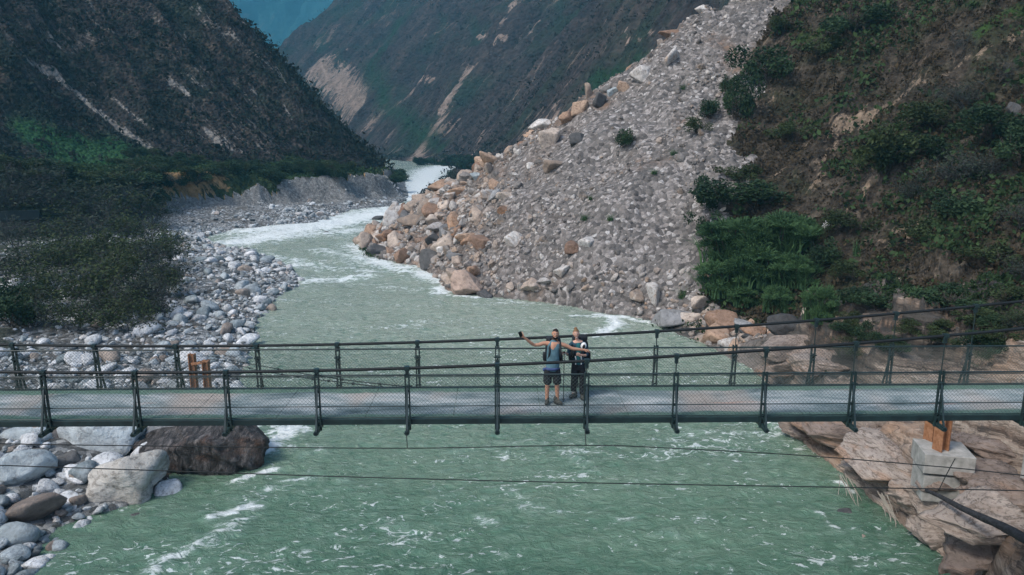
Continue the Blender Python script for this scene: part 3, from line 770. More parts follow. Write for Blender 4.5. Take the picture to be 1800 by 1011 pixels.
def sample_slide(n, seed):
    g = np.random.default_rng(seed)
    x = g.uniform(-27, 70, n).astype(np.float32); y = g.uniform(52, 150, n).astype(np.float32)
    z, o = ground(x, y)
    dfr, sf = dist_poly(x, y, FAN_FRONT); dfr = -dfr * sf
    dbk, sb = dist_poly(x, y, FAN_BACK); dbk = -dbk * sb
    zone = np.maximum.reduce([sstep(24, 5, dbk), sstep(9, -12, x) * .95, sstep(6, 1.0, dfr) * .75, .28 * sstep(.55, .7, fbm(x / 6, y / 6, 3, 171))])
    ok = (((o == 3) & (dbk > .5)) | ((o == 8) & (dfr > -16) & (y > 37))) & (y < 132)
    return g, x, y, z, zone, ok

g, x, y, z, zone, ok = sample_slide(60000, 5)
u01 = g.random(len(x))
size = (.125 + .11 * zone) * (1 - u01 * .995) ** (-.36 - .08 * zone)
size = np.minimum(size, .45 + 1.55 * zone)
dcr, _ = dist_poly(x, y, FAN_BACK)
size = np.where((dcr < 9) & (g.random(len(x)) < .16) & (size > .28), size * 1.4 + .5, size)
chute = fbm((x * .83 + y * .56) / 26, (-x * .56 + y * .83) / 4.5, 4, 177, .55)     # fine gravel runs down between the rubble
ok &= ~avoid(x, y) & (g.random(len(x)) < (.55 + .45 * zone) * np.clip(1.15 - 1.1 * sstep(.50, .62, chute) * (1 - zone), 0, 1))
pu, pv, pz = project(x, y, z)
ok &= (pu > -40) & (pu < 1840)
k = np.nonzero(ok)[0]
order = k[np.argsort(-(size[k] / pz[k]))]
big, rest = order[:238], order[238:20238]
rust = zone
for i in big:
    up, c = (y[i] - 60) + x[i] * .6, g.random()
    mat = 'rock_rust' if c < .14 + .14 * zone[i] else 'rock_tan' if c < .42 + .2 * zone[i] else 'rock_pale' if c < .72 + .1 * zone[i] else 'rock_grey' if c < .93 else 'rock_dark'
    word = {'rock_rust': 'rust brown', 'rock_tan': 'tan', 'rock_pale': 'pale grey', 'rock_grey': 'mid grey', 'rock_dark': 'dark grey'}[mat]
    dbk_i = float(dist_poly(np.array([x[i]]), np.array([y[i]]), FAN_BACK)[0][0])
    where = 'along the crest of the landslide' if dbk_i < 9 else 'at the waterline of the landslide' if z[i] < 2.2 else 'in the rubble at the left tip of the landslide' if x[i] < -10 else 'low on the face of the landslide' if z[i] < 7 else 'in the middle of the landslide face' if z[i] < 15 else 'high on the landslide face'
    sz = 'big' if size[i] > 1.15 else 'middling' if size[i] > .75 else 'small'
    s_ = float(size[i])
    place_rock('rock', ANG[int(g.integers(len(ANG)))], M[mat], (x[i], y[i], z[i] + s_ * .12), (s_, s_ * g.uniform(.75, 1.1), s_ * g.uniform(.75, 1.15)),
               (g.normal() * .45, g.normal() * .45, g.uniform(0, 6.28)), f'{sz} {word} angular rock lying {where}', f'{sz} {word} rocks {where}')

def rock_field(name, pts, sizes, cr, seed, sub, kinds, flat, p, planes, mat, label, cat, tilt=.6, sink=.1):
    g = np.random.default_rng(seed)
    protos = [rock_shape(sub, seed + 50 + k, planes, p, .03, flat) for k in range(kinds)]
    Vs, Fs, C, off = [], [], [], 0
    for (px_, py_, pz_), s_, c in zip(pts, sizes, cr):
        V, F = protos[int(g.integers(kinds))]
        V = (V * np.array([s_, s_ * g.uniform(.7, 1.15), s_ * g.uniform(.7, 1.15)], np.float32)) @ rand_rot(g, tilt).T + np.array([px_, py_, pz_ + s_ * sink], np.float32)
        Vs.append(V); Fs.append(F + off); off += len(V); C.append(np.full(len(V), c, np.float32))
    o = link(name, np_mesh(name, np.concatenate(Vs), np.concatenate(Fs), False, {'cr': np.concatenate(C)}), mat)
    return tag(o, label, cat, kind='stuff')

cr = np.clip(g.random(len(x)) * (1 - .25 * (1 - zone)) + .12 * zone * g.random(len(x)), 0, 1)
n_mid = 3500
rr_ = rest[:n_mid]
rock_field('slide_rubble', np.stack([x[rr_], y[rr_], z[rr_]], -1), size[rr_], cr[rr_], 900, 2, 8, (1, .82, .7), 24, 9, M['slide_field'], 'rubble of broken grey and brown rocks covering the landslide', 'rubble')
rr_ = rest[n_mid:]
rock_field('slide_debris', np.stack([x[rr_], y[rr_], z[rr_]], -1), size[rr_], cr[rr_], 950, 1, 8, (1, .8, .7), 24, 9, M['slide_field'], 'small angular stones between the larger rocks of the landslide', 'rubble')

# ---- blocks that stand along the crest
g = np.random.default_rng(64)
cx_ = g.uniform(-24, 46, 4000).astype(np.float32); cy__ = g.uniform(98, 134, 4000).astype(np.float32)
cz_, co_ = ground(cx_, cy__)
cb, csg = dist_poly(cx_, cy__, FAN_BACK); cb = -cb * csg
ca = avoid(cx_, cy__)
pick = [i for i in range(4000) if co_[i] == 3 and cy__[i] > 98 and cz_[i] > 3 and cz_[i] > 1.05 * 0 and .6 < cb[i] / max(1.0, cz_[i] - 1.0) * 1.25 < 1.25 and not ca[i]][:60]
for i in pick:
    c = g.random(); s_ = float(g.uniform(.8, 1.3) if g.random() < .65 else g.uniform(1.3, 2.2))
    mat, word = [('rock_tan', 'tan'), ('rock_rust', 'rust brown'), ('rock_pale', 'pale'), ('rock_dark', 'dark')][int(c * 3.4)]
    sz = 'big' if s_ > 1.2 else 'middling'
    where = 'upper' if cz_[i] > 17 else 'lower'
    place_rock('rock', ANG[int(g.integers(len(ANG)))], M[mat], (cx_[i], cy__[i], cz_[i] + s_ * .25), (s_, s_ * g.uniform(.7, 1.0), s_ * g.uniform(.75, 1.25)),
               (g.normal() * .5, g.normal() * .5, g.uniform(0, 6.28)), f'{sz} {word} block standing on the {where} crest line of the landslide', f'{sz} {word} blocks on the {where} crest line')

# ---- stones of the left bar
g = np.random.default_rng(21)
n = 70000
yb = g.uniform(18, 190, n) ** 1.0
x = g.uniform(-75, -3, n).astype(np.float32); y = yb.astype(np.float32)
z, o_ = ground(x, y)
dl, _ = dist_poly(x, y, LEFT_WATER)
dsc, ssc = dist_poly(x, y, SCARP); dsc = dsc * ssc
ok = ((o_ == 1) | ((o_ == 0) & (dl < .6))) & (dsc < 7) & (np.abs(np.degrees(np.arctan2(x, y))) < 40)
near = sstep(14, 2, dl)
size = (.125 + .035 * near + .03 * (y < 40)) * (1 - g.random(n) * .997) ** -.40
size = np.minimum(size, np.where(y < 40, 1.3, .95))
thin = (.45 + .55 * near + .3 * (y < 50)) * np.where(dsc > -1, .6, 1.0)
thin = thin * np.where(fbm(x / 7, y / 7, 4, 151) + .32 * sstep(-17, -2, dsc) - .14 > .55, .25, 1.0) * np.clip(45 / y, .25, 1) ** .3
ok &= (g.random(n) < thin) & ~avoid(x, y)
k = np.nonzero(ok)[0]
pu, pv, pz = project(x, y, z)
k = k[(pu[k] > -60)]
behind = ((pv > 678) & (pv < 742))
order = k[np.argsort(-(size[k] / pz[k]) * np.where(behind[k], .2, 1))]
big, rest = order[:300], order[300:16300]
for i in big:
    c = g.random()
    mat = 'stone_pale' if c < .44 else 'stone_blue' if c < .90 else 'stone_brown'
    word = {'stone_pale': 'pale grey', 'stone_blue': 'blue grey', 'stone_brown': 'brownish'}[mat]
    where = 'on the shore below the bridge' if pv[i] > 740 else 'at the waterline of the boulder bar' if dl[i] < 1.6 else 'on the bar just behind the bridge' if pv[i] > 590 else 'on the boulder bar beside the scrub' if y[i] < 80 else 'on the far end of the boulder bar'
    sz = 'big' if size[i] > .8 else 'middling' if size[i] > .5 else 'small'
    s_ = float(size[i])
    place_rock('river_stone', RND[int(g.integers(len(RND)))], M[mat], (x[i], y[i], max(z[i], -.1) + s_ * .18), (s_, s_ * g.uniform(.8, 1.1), s_ * g.uniform(.8, 1.2)),
               (g.normal() * .25, g.normal() * .25, g.uniform(0, 6.28)), f'{sz} {word} rounded stone lying {where}', f'{sz} {word} stones {where}', 'stone')
cr = np.clip(g.random(n) ** .85, 0, 1)
rr_ = rest[:5000]
rock_field('river_stones', np.stack([x[rr_], y[rr_], z[rr_]], -1), size[rr_], cr[rr_], 1000, 2, 7, (1, .8, .62), 8, 10, M['bar_field'], 'grey rounded stones covering the boulder bar', 'stones', .3, .15)
rr_ = rest[5000:]
rock_field('pebbles', np.stack([x[rr_], y[rr_], z[rr_]], -1), size[rr_], cr[rr_], 1100, 1, 7, (1, .8, .62), 8, 10, M['bar_field'], 'small pebbles and cobbles between the stones of the bar', 'pebbles', .3, .15)
for nm in ('slide_rubble', 'slide_debris'):
    pass

# ---- slabs of the right bank under the bridge
g = np.random.default_rng(33)
slabs = [(1500, 800, 210, .30, 'broad pale ledge just under the deck'), (1425, 778, 100, .36, 'rounded tan ledge where the river meets the bank'),
         (1590, 852, 190, .26, 'flat tan ledge jutting over the water below the plinth'), (1530, 838, 110, .24, 'pointed tan ledge at the tip of the right bank'),
         (1745, 862, 160, .28, 'orange tan slab right of the concrete plinth'), (1690, 900, 140, .24, 'long tan slab lying along the burnt log'),
         (1640, 905, 120, .5, 'fractured brown block at the water edge below the ledge'), (1668, 955, 130, .55, 'pale jagged block below the log beside the deep water'),
         (1770, 945, 170, .28, 'tan slab on the river side of the log'), (1740, 985, 150, .4, 'big tan slab in the lowest corner of the bank'), (1790, 905, 150, .3, 'tan slab above the upper end of the log'),
         (1770, 806, 130, .3, 'tan slab between the plinth and the abutment'), (1400, 660, 130, .34, 'pinkish ledge at the water edge behind the bridge'), (1450, 650, 120, .34, 'wide pinkish outcrop behind the bridge rail'),
         (1400, 620, 110, .4, 'rounded tan outcrop above the water behind the bridge')]
M['slab_tan'] = mat_rock('tan_slab', [(0, (.15, .118, .098)), (.5, (.215, .172, .145)), (1, (.275, .235, .20))], (.26, .165, .11), .8, scale=1.5, stretch=(.45, .45, 2.6))
M['slab_brown'] = mat_rock('brown_slab', [(0, (.085, .068, .055)), (1, (.14, .115, .092))], (.25, .19, .145), .9, scale=2.2, stretch=(.45, .45, 2.8))
for j, (u, v, w, fl, lab) in enumerate(slabs):
    brown = 'brown layered' in lab or 'upper brown' in lab
    hero(lab, 'slab_brown' if brown else 'slab_tan', u, v, w, 0, (1, .8, fl), g.normal() * .25, 500 + j, 11, 30, .12, .42, z=None, tilt=(g.normal() * .06 + .08, g.normal() * .07 - .04), block=3, slate=.13)
hero('brown slab leaning against the foot of the plinth', 'slab_tan', 1672, 868, 110, 0, (1, .6, .5), .2, 640, 11, 30, .12, .35, z=2.35, tilt=(.2, .05), block=3, slate=.13)
hero('grey blue boulder perched on the corner of the concrete plinth', 'boulder_grey', 1680, 822, 40, 0, (1, .8, .62), .5, 601, 9, 12, .05, .05, z=2.9, tilt=(0, -.2))
hero('small pinkish rock breaking the water near the right bank', 'rock_tan', 1520, 950, 20, 0, (1, .8, .5), .5, 603, 9, 12, .05, .3, z=0)
hero('dark rock awash near the right bank', 'rock_dark', 1492, 905, 30, 0, (1, .8, .4), .2, 605, 9, 14, .05, .45, z=0)
for (u, v, w, lab) in [(660, 388, 24, 'dark rock breaking the far white rapid nearest the slide'), (572, 410, 13, 'dark low rock in the middle of the wide rapid'), (535, 392, 14, 'small dark rock near the far shore of the rapid'), (455, 472, 22, 'dark rock just off the tip of the boulder bar')]:
    hero(lab, 'rock_dark', u, v, w, 0, (1, .8, .45), .3, 610 + u, 9, 14, .05, .35, z=-.1)
# ------------------------------------------------------------------ plants
M['leaf_dark'] = mat_leaf('dark_leaves', (.012, .026, .015), (.046, .082, .036))
M['leaf_mid'] = mat_leaf('olive_leaves', (.020, .032, .014), (.066, .092, .036))
M['leaf_reed'] = mat_leaf('green_cane_blades', (.018, .045, .022), (.100, .190, .075))
M['leaf_dry'] = mat_leaf('dry_leaves', (.018, .027, .020), (.055, .072, .050))
M['twig'] = mat_plain('grey_twigs', (.065, .068, .066), .9, var=.5)
M['bark'] = mat_plain('brown_bark', (.060, .048, .038), .95, var=.5)

def leaf_quads(P, size, g, up=.4, asp=.5):
    """leaf-sized diamonds at P, each turned its own way"""
    n = len(P)
    d = g.normal(size=(n, 3)); d[:, 2] += up; d /= np.linalg.norm(d, axis=1)[:, None]
    e = np.cross(d, g.normal(size=(n, 3))); e /= np.linalg.norm(e, axis=1)[:, None] + 1e-9
    s_ = (size * g.uniform(.6, 1.4, n))[:, None]
    V = np.stack([P - d * s_ * .5, P + e * s_ * asp * .5, P + d * s_ * .5, P - e * s_ * asp * .5], 1).reshape(-1, 3)
    F = np.arange(n * 4).reshape(n, 4)
    return V, F

def tubes(segs):
    """three-sided tapering tubes: (p0, p1, r0, r1)"""
    S = np.array([(*a, *b, r0, r1) for a, b, r0, r1 in segs], np.float32)
    a, b, r0, r1 = S[:, 0:3], S[:, 3:6], S[:, 6], S[:, 7]
    d = b - a; d /= np.linalg.norm(d, axis=1)[:, None] + 1e-9
    e = np.cross(d, np.where(np.abs(d[:, 2:3]) < .9, np.array([[0, 0, 1.0]]), np.array([[1.0, 0, 0]]))); e /= np.linalg.norm(e, axis=1)[:, None]
    f = np.cross(d, e)
    ring = [e * math.cos(t) + f * math.sin(t) for t in (0, 2.094, 4.189)]
    V = np.stack([a + ring[k] * r0[:, None] for k in range(3)] + [b + ring[k] * r1[:, None] for k in range(3)], 1).reshape(-1, 3)
    base = (np.arange(len(S)) * 6)[:, None]
    F = np.concatenate([base + np.array([[k, (k + 1) % 3, 3 + (k + 1) % 3, 3 + k]]) for k in range(3)])
    return V, F

def grow(g, p, d, ln, r, depth, segs, tips, spread=.55, up=.12):
    n = 3
    for k in range(n):
        d2 = d + g.normal(size=3) * .16; d2[2] += up; d2 /= np.linalg.norm(d2)
        q = p + d2 * ln / n
        segs.append((p, q, r * (1 - k * .15), r * (1 - (k + 1) * .15)))
        p, d = q, d2
        if depth > 0 and (k > 0 or depth < 3):
            for _ in range(2 if depth > 1 else 1):
                d3 = d + g.normal(size=3) * spread; d3 /= np.linalg.norm(d3)
                grow(g, p, d3, ln * g.uniform(.5, .75), r * .55, depth - 1, segs, tips, spread, up)
    tips.append(p)

def proto_bare(seed, stems=9, leaves=700, lm='leaf_dry'):
    """a leafless thicket, 1 m high"""
    g = np.random.default_rng(seed); segs, tips = [], []
    for _ in range(stems):
        a = g.uniform(0, 6.28)
        d = np.array([math.cos(a) * .55, math.sin(a) * .55, 1.0]); d /= np.linalg.norm(d)
        grow(g, np.array([math.cos(a) * .06, math.sin(a) * .06, -.05]), d, g.uniform(.45, .75), .012, 3, segs, tips)
    V, F = tubes(segs)
    T = np.array(tips); sc_ = 1.0 / max(T[:, 2].max(), .1)
    st = np_mesh('stems', V * sc_, F, False)
    P = T[g.integers(len(T), size=leaves)] * sc_ + g.normal(size=(leaves, 3)) * .05
    LV, LF = leaf_quads(P, .05, g)
    lf = np_mesh('foliage', LV, LF, False, {'lf': np.repeat(g.random(leaves), 4)})
    st.materials.append(M['twig']); lf.materials.append(M[lm])
    return [('stems', st), ('foliage', lf)]

def proto_leafy(seed, leaves=2600, lm='leaf_dark', lobes=9, size=.075):
    """a dense bush of uneven outline, 1 m high"""
    g = np.random.default_rng(seed); segs, tips = [], []
    for _ in range(4):
        a = g.uniform(0, 6.28); d = np.array([math.cos(a) * .5, math.sin(a) * .5, 1.0]); d /= np.linalg.norm(d)
        grow(g, np.array([0, 0, -.08]), d, .5, .018, 2, segs, tips)
    V, F = tubes(segs)
    st = np_mesh('stems', V, F, False)
    C = np.stack([g.normal(size=lobes) * .30, g.normal(size=lobes) * .30, g.uniform(.22, .78, lobes)], -1)
    Rr = g.uniform(.13, .30, lobes)
    i = g.choice(lobes, leaves, p=Rr ** 2 / np.sum(Rr ** 2))
    d = g.normal(size=(leaves, 3)); d /= np.linalg.norm(d, axis=1)[:, None]
    P = C[i] + d * (Rr[i] * g.uniform(.55, 1.12, leaves))[:, None]
    P[:, 2] = np.maximum(P[:, 2], .02)
    LV, LF = leaf_quads(P, size, g)
    tone = np.clip(.5 * g.random(lobes)[i] + .5 * g.random(leaves), 0, 1)
    lf = np_mesh('foliage', LV, LF, False, {'lf': np.repeat(tone, 4)})
    st.materials.append(M['bark']); lf.materials.append(M[lm])
    return [('stems', st), ('foliage', lf)]

def blades(g, n, spread, h, lean=.5, width=.02, seg=4):
    """arching grass or cane blades"""
    Vs, Fs, off = [], [], 0
    for _ in range(n):
        a = g.uniform(0, 6.28); rr0 = spread * math.sqrt(g.random()); bx, by = rr0 * math.cos(g.uniform(0, 6.28)), rr0 * math.sin(g.uniform(0, 6.28))
        L = h * g.uniform(.35, 1.15); ln = lean * g.uniform(.4, 1.5)
        px_, py_ = -math.sin(a), math.cos(a); w = width * g.uniform(.6, 1.3)
        V = []
        for k in range(seg + 1):
            t = k / seg
            ox = ln * L * t * t; oz = L * (t - .45 * ln * t * t)
            ww = w * (1 - t) + .002
            cx, cy_ = bx + math.cos(a) * ox, by + math.sin(a) * ox
            V += [(cx - px_ * ww, cy_ - py_ * ww, oz), (cx + px_ * ww, cy_ + py_ * ww, oz)]
        for k in range(seg):
            b = off + k * 2; Fs.append((b, b + 1, b + 3, b + 2))
        Vs += V; off += len(V)
    return np.array(Vs, np.float32), np.array(Fs, np.int32)

def proto_cane(seed, leaves=8500):
    """a rounded clump of cane: long narrow leaves bending out of many lobes"""
    g = np.random.default_rng(seed); lobes = 26
    C = np.stack([np.clip(g.normal(size=lobes) * .25, -.42, .42), np.clip(g.normal(size=lobes) * .25, -.42, .42), g.uniform(.12, .80, lobes)], -1)
    Rr = g.uniform(.07, .20, lobes)
    i = g.integers(lobes, size=leaves)
    d = g.normal(size=(leaves, 3)); d[:, 2] = np.abs(d[:, 2]) * .8 - .2; d /= np.linalg.norm(d, axis=1)[:, None]
    P = C[i] + d * (Rr[i] * g.uniform(.3, 1.0, leaves))[:, None]; P[:, 2] = np.maximum(P[:, 2], .02)
    L = g.uniform(.035, .11, leaves)[:, None]; dn = np.array([[0, 0, -1.0]])
    e = np.cross(d, g.normal(size=(leaves, 3))); e /= np.linalg.norm(e, axis=1)[:, None] + 1e-9
    up = np.array([[0, 0, .35]]); d1 = d * np.array([[1, 1, .7]]) + up * 2.2; d1 /= np.linalg.norm(d1, axis=1)[:, None]
    Q = P + d1 * L; T = Q + (d1 * .5 + dn * .55) * L * .8; w = L * .07
    V = np.stack([P - e * w, P + e * w, Q + e * w, Q - e * w, T + e * w * .2, T - e * w * .2], 1).reshape(-1, 3)
    b = np.arange(leaves) * 6
    F = np.concatenate([np.stack([b, b + 1, b + 2, b + 3], -1), np.stack([b + 3, b + 2, b + 4, b + 5], -1)])
    tone = np.clip(.55 * g.random(lobes)[i] + .45 * g.random(leaves), 0, 1)
    BV, BF = blades(g, 420, .40, .85, .55, .012, 4)
    F = np.concatenate([F, BF + len(V)]); V = np.concatenate([V, BV])
    me = np_mesh('foliage', V, F, False, {'lf': np.concatenate([np.repeat(tone, 6), np.repeat(g.random(420), 10)])})
    me.materials.append(M['leaf_reed'])
    segs = [((C[k, 0] * .4, C[k, 1] * .4, -.05), tuple(C[k]), .012, .006) for k in range(lobes)]
    st = np_mesh('canes', *tubes(segs), False); st.materials.append(M['bark'])
    return [('canes', st), ('foliage', me)]

def proto_reed(seed, n=750, spread=.62, lean=.85):
    g = np.random.default_rng(seed)
    V, F = blades(g, n, spread, 1.0, lean, .015, 4)
    me = np_mesh('blades', V, F, False, {'lf': np.repeat(g.random(n), 10)})
    me.materials.append(M['leaf_reed'])
    return [('foliage', me)]

PROTO = {'bare': [proto_bare(700 + k) for k in range(4)], 'olive': [proto_bare(720 + k, 6, 1500, 'leaf_mid') for k in range(3)],
         'dark': [proto_leafy(740 + k) for k in range(4)], 'mid': [proto_leafy(760 + k, 2000, 'leaf_mid', 8, .07) for k in range(3)],
         'reed': [proto_cane(780 + k) for k in range(3)], 'tuft': [proto_reed(790 + k, 130, .3, .7) for k in range(2)],
         'dry': [proto_bare(730 + k, 5, 60) for k in range(2)]}
PG = np.random.default_rng(77)
NAME = {'bare': 'bare_shrub', 'olive': 'thin_shrub', 'dark': 'bush', 'mid': 'bush', 'reed': 'cane_clump', 'tuft': 'grass_tuft', 'dry': 'bare_tree'}
def plant(kind, u, v, w_px, h_px, label, group=None, cat=None, back=0.0):
    """U, V = foot of the plant, with its width and height in the photograph"""
    b = hit(u, v)
    if b is None: return
    _, _, zc = project(b.x, b.y, b.z)
    w, h = w_px * zc / FPX, h_px * zc / FPX
    root = bpy.data.objects.new(NAME[kind], None); COL.objects.link(root)
    root.empty_display_size = .2
    root.location = (b.x, b.y + back, b.z - .05 * h)
    root.rotation_euler = (0, 0, PG.uniform(0, 6.28))
    root.scale = (w, w, h)
    tag(root, label, cat or {'reed': 'cane', 'tuft': 'grass', 'dry': 'tree'}.get(kind, 'shrub'), group)
    for pn, me in PROTO[kind][int(PG.integers(len(PROTO[kind])))]:
        link(pn, me, None, root)
    return root

# the right slope
for a in [
    ('dark', 1352, 150, 80, 70, 'broad dark bush on the upper edge of the slide'),
    ('dark', 1292, 212, 52, 82, 'tall dark bush leaning over the edge of the slide'), ('dark', 1247, 212, 36, 40, 'small dark bush on the slide left of the tall dark one'),
    ('mid', 1226, 236, 36, 34, 'low bush on the slide below the small dark one'), ('dark', 1105, 262, 36, 34, 'lone dark bush in the middle of the grey slide'),
    ('dark', 1275, 165, 30, 34, 'dark bush under the broad bush on the upper slide edge'), ('mid', 1545, 330, 96, 110, 'olive bush with shadowed foot hanging on the eroded bank'),
    ('dark', 1580, 290, 80, 60, 'dark bush above the eroded bank'), ('dark', 1330, 368, 120, 62, 'wide dark bush above the bright canes'), ('dark', 1250, 372, 50, 66, 'dark bush between the slide and the wide dark bush'),
    ('dark', 1250, 420, 52, 56, 'dark bush at the slide edge beside the canes'), ('mid', 1300, 330, 70, 40, 'olive bush above the wide dark bush'), ('dark', 1452, 470, 60, 56, 'dark bush at the right side of the canes'),
    ('mid', 1490, 415, 70, 46, 'low olive bush on the brown slope right of the canes'), ('mid', 1640, 235, 90, 60, 'olive bush under the tan scree patch'), ('dark', 1745, 250, 110, 70, 'dark thicket high on the right slope'),
    ('dark', 1790, 300, 90, 80, 'dark thicket at the edge of the right slope'), ('mid', 1440, 110, 70, 45, 'olive bush near the top of the right slope'), ('dark', 1500, 60, 90, 50, 'dark bush at the top of the right slope'),
    ('mid', 1370, 60, 40, 30, 'olive bush at the head of the slide'), ('mid', 1620, 420, 90, 50, 'olive scrub in the middle of the brown slope'), ('dark', 1700, 380, 90, 50, 'dark scrub in the middle of the brown slope'),
    ('mid', 1500, 500, 60, 40, 'olive scrub above the grey bank'), ('mid', 1750, 470, 90, 40, 'olive scrub above the layered rock'), ('mid', 1395, 250, 60, 40, 'olive bush on the ridge beside the slide'),
    ('dark', 1660, 540, 90, 40, 'dark scrub overhanging the layered rock'), ('dark', 1545, 545, 90, 36, 'dark scrub above the bank behind the bridge'), ('mid', 1775, 540, 80, 36, 'olive scrub at the end of the bridge rail'),
    ('reed', 1300, 470, 130, 92, 'bright green cane clump at the foot of the right slope'), ('reed', 1365, 450, 120, 84, 'tall green cane clump under the wide dark bush'), ('reed', 1275, 520, 96, 70, 'green cane clump arching over the slide edge'),
    ('reed', 1345, 500, 120, 80, 'lower green cane clump above the beach'), ('reed', 1405, 440, 70, 60, 'green cane clump beside the small white rock'), ('reed', 1395, 500, 80, 60, 'green cane clump next to the eroded bank'),
    ('reed', 1440, 570, 56, 76, 'yellow green cane clump on the bank behind the bridge'), ('reed', 1365, 545, 56, 48, 'low green cane clump above the grey pebbles'), ('reed', 1310, 535, 60, 40, 'short green cane clump at the lower edge of the reeds'),
    ('tuft', 1028, 390, 22, 16, 'green tuft on the slide above the leaning pale block'), ('tuft', 1072, 390, 18, 16, 'green tuft right of another on the slide'), ('tuft', 1038, 352, 14, 10, 'tiny green tuft in the middle of the slide'),
    ('tuft', 1198, 528, 22, 24, 'green tuft near the beach at the foot of the slide'), ('tuft', 1185, 275, 20, 14, 'green tuft near the low bush on the slide'), ('tuft', 1200, 160, 20, 12, 'green tuft high on the slide'),
    ('tuft', 1150, 310, 18, 12, 'green tuft below the lone bush on the slide'), ('tuft', 1505, 455, 20, 40, 'pale tuft standing on the bank right of the canes'), ('tuft', 1605, 520, 30, 20, 'green tuft on the grey bank'),
    ('dry', 1682, 105, 70, 75, 'bare grey tree standing high on the right slope'), ('dry', 1745, 160, 90, 70, 'bare grey tree right of the tan scree'), ('dry', 1600, 180, 60, 45, 'bare tree beside the tan scree'),
    ('bare', 1660, 335, 110, 80, 'wide bare grey thicket on the brown slope'), ('bare', 1720, 320, 100, 60, 'bare grey thicket right of the wide one'), ('bare', 1600, 360, 70, 60, 'bare thicket below the eroded bank'),
    ('bare', 1790, 500, 60, 60, 'bare shrub near the rail end'), ('bare', 1790, 400, 80, 60, 'bare shrub at the edge of the brown slope'), ('bare', 1700, 190, 90, 50, 'bare thicket below the bare grey trees')]:
    plant(*a)

for k in range(22):
    plant(('mid', 'dark', 'olive')[k % 3], PG.uniform(1470, 1795), PG.uniform(575, 640), PG.uniform(35, 75), PG.uniform(20, 38), 'scrubby bush rooted on the dark layered rock behind the bridge', 'bushes on the layered rock')
# scrub on the left bank
spots = []
LG = np.random.default_rng(88)
left_list = [('dark', 25, 575, 90, 70, 'dark bush at the rail on the left bank'), ('dark', 10, 540, 80, 60, 'dark bush behind the one at the rail'), ('olive', 292, 470, 74, 66, 'olive shrub at the edge of the bar nearest the river'),
             ('olive', 285, 520, 86, 70, 'olive shrub at the tip of the scrub on the bar'), ('olive', 235, 500, 90, 74, 'olive shrub in front of the bare thicket'), ('olive', 120, 470, 90, 50, 'olive shrub beside the tin roofed shed'),
             ('olive', 50, 470, 90, 50, 'low olive shrub below the tin roofed shed'), ('dark', 60, 540, 70, 50, 'dark bush left of the bare thicket'), ('olive', 200, 555, 90, 60, 'olive shrub on the stones by the rail'),
             ('dark', 300, 330, 40, 24, 'dark bush at the edge of the tan field'), ('dark', 345, 325, 50, 26, 'dark bush below the tan field'), ('dark', 405, 305, 46, 26, 'dark bush right of the tan field'), ('dark', 250, 305, 60, 34, 'dark bush left of the tan field')]
for a in left_list: plant(*a)
for k, (u, v, w, h) in enumerate([(60, 358, 120, 50), (130, 360, 120, 50), (190, 360, 110, 50), (240, 362, 90, 40), (20, 375, 110, 60), (90, 400, 120, 70), (150, 400, 120, 75), (205, 395, 110, 70), (250, 390, 80, 50),
        (115, 425, 100, 60), (170, 430, 110, 66), (220, 425, 90, 60), (265, 415, 60, 40), (180, 470, 110, 70), (150, 520, 120, 80), (205, 535, 120, 90), (250, 545, 100, 80), (110, 540, 90, 70), (175, 560, 100, 70), (225, 575, 100, 70), (280, 555, 70, 60), (130, 575, 80, 60), (300, 500, 60, 50), (300, 440, 60, 50), (255, 470, 90, 60), (110, 480, 110, 70), (30, 490, 110, 70), (150, 455, 100, 60), (60, 570, 90, 60), (200, 500, 110, 80), (260, 510, 90, 70), (210, 460, 100, 60), (20, 430, 90, 50), (70, 500, 90, 50), (40, 332, 110, 50), (170, 338, 100, 40), (0, 345, 100, 60)]):
    depth = 'deepest in the thicket above the bar' if v < 355 else 'in the thicket above the shed' if v < 405 else 'in the middle of the thicket on the bar' if v < 480 else 'at the front of the thicket by the rail'
    if k % 2:
        plant('olive', u + LG.normal() * 6, v + 6, w * 1.15, h * 1.15, f'thin dark green shrub standing {depth}', f'dark green shrubs {depth}')
    else:
        plant('bare', u + LG.normal() * 6, v + 6, w * 1.25, h * 1.25, f'grey leafless shrub standing {depth}', f'leafless shrubs {depth}')
for k in range(46):
    u = LG.uniform(200, 705); v = np.interp(u, [200, 400, 560, 640, 705], [285, 302, 307, 309, 318]) + LG.normal() * 6
    plant('dark' if k % 3 else 'mid', u, v, LG.uniform(20, 44), LG.uniform(14, 26), 'dark bush in the row along the terrace above the gravel scarp', 'bushes along the terrace')
for k in range(18):
    u = LG.uniform(20, 290); v = np.interp(u, [20, 290], [318, 330]) + LG.normal() * 7
    plant(('dark', 'olive', 'mid')[k % 3], u, v, LG.uniform(40, 80), LG.uniform(22, 40), 'green bush on the dark slope above the grey thicket', 'bushes above the thicket')
for k in range(14):
    u = LG.uniform(725, 842); v = np.interp(u, [725, 800, 842], [290, 294, 288]) + LG.normal() * 3
    plant('dark', u, v, LG.uniform(16, 34), LG.uniform(10, 18), 'dark bush at the foot of the mountain beyond the slide', 'bushes at the foot of the mountain')

def mask2_at(c):
    d, sg = dist_poly(c[:, 0].astype(np.float32), c[:, 1].astype(np.float32), RIGHT_FOOT)
    return sstep(-5, 0, -d * sg)

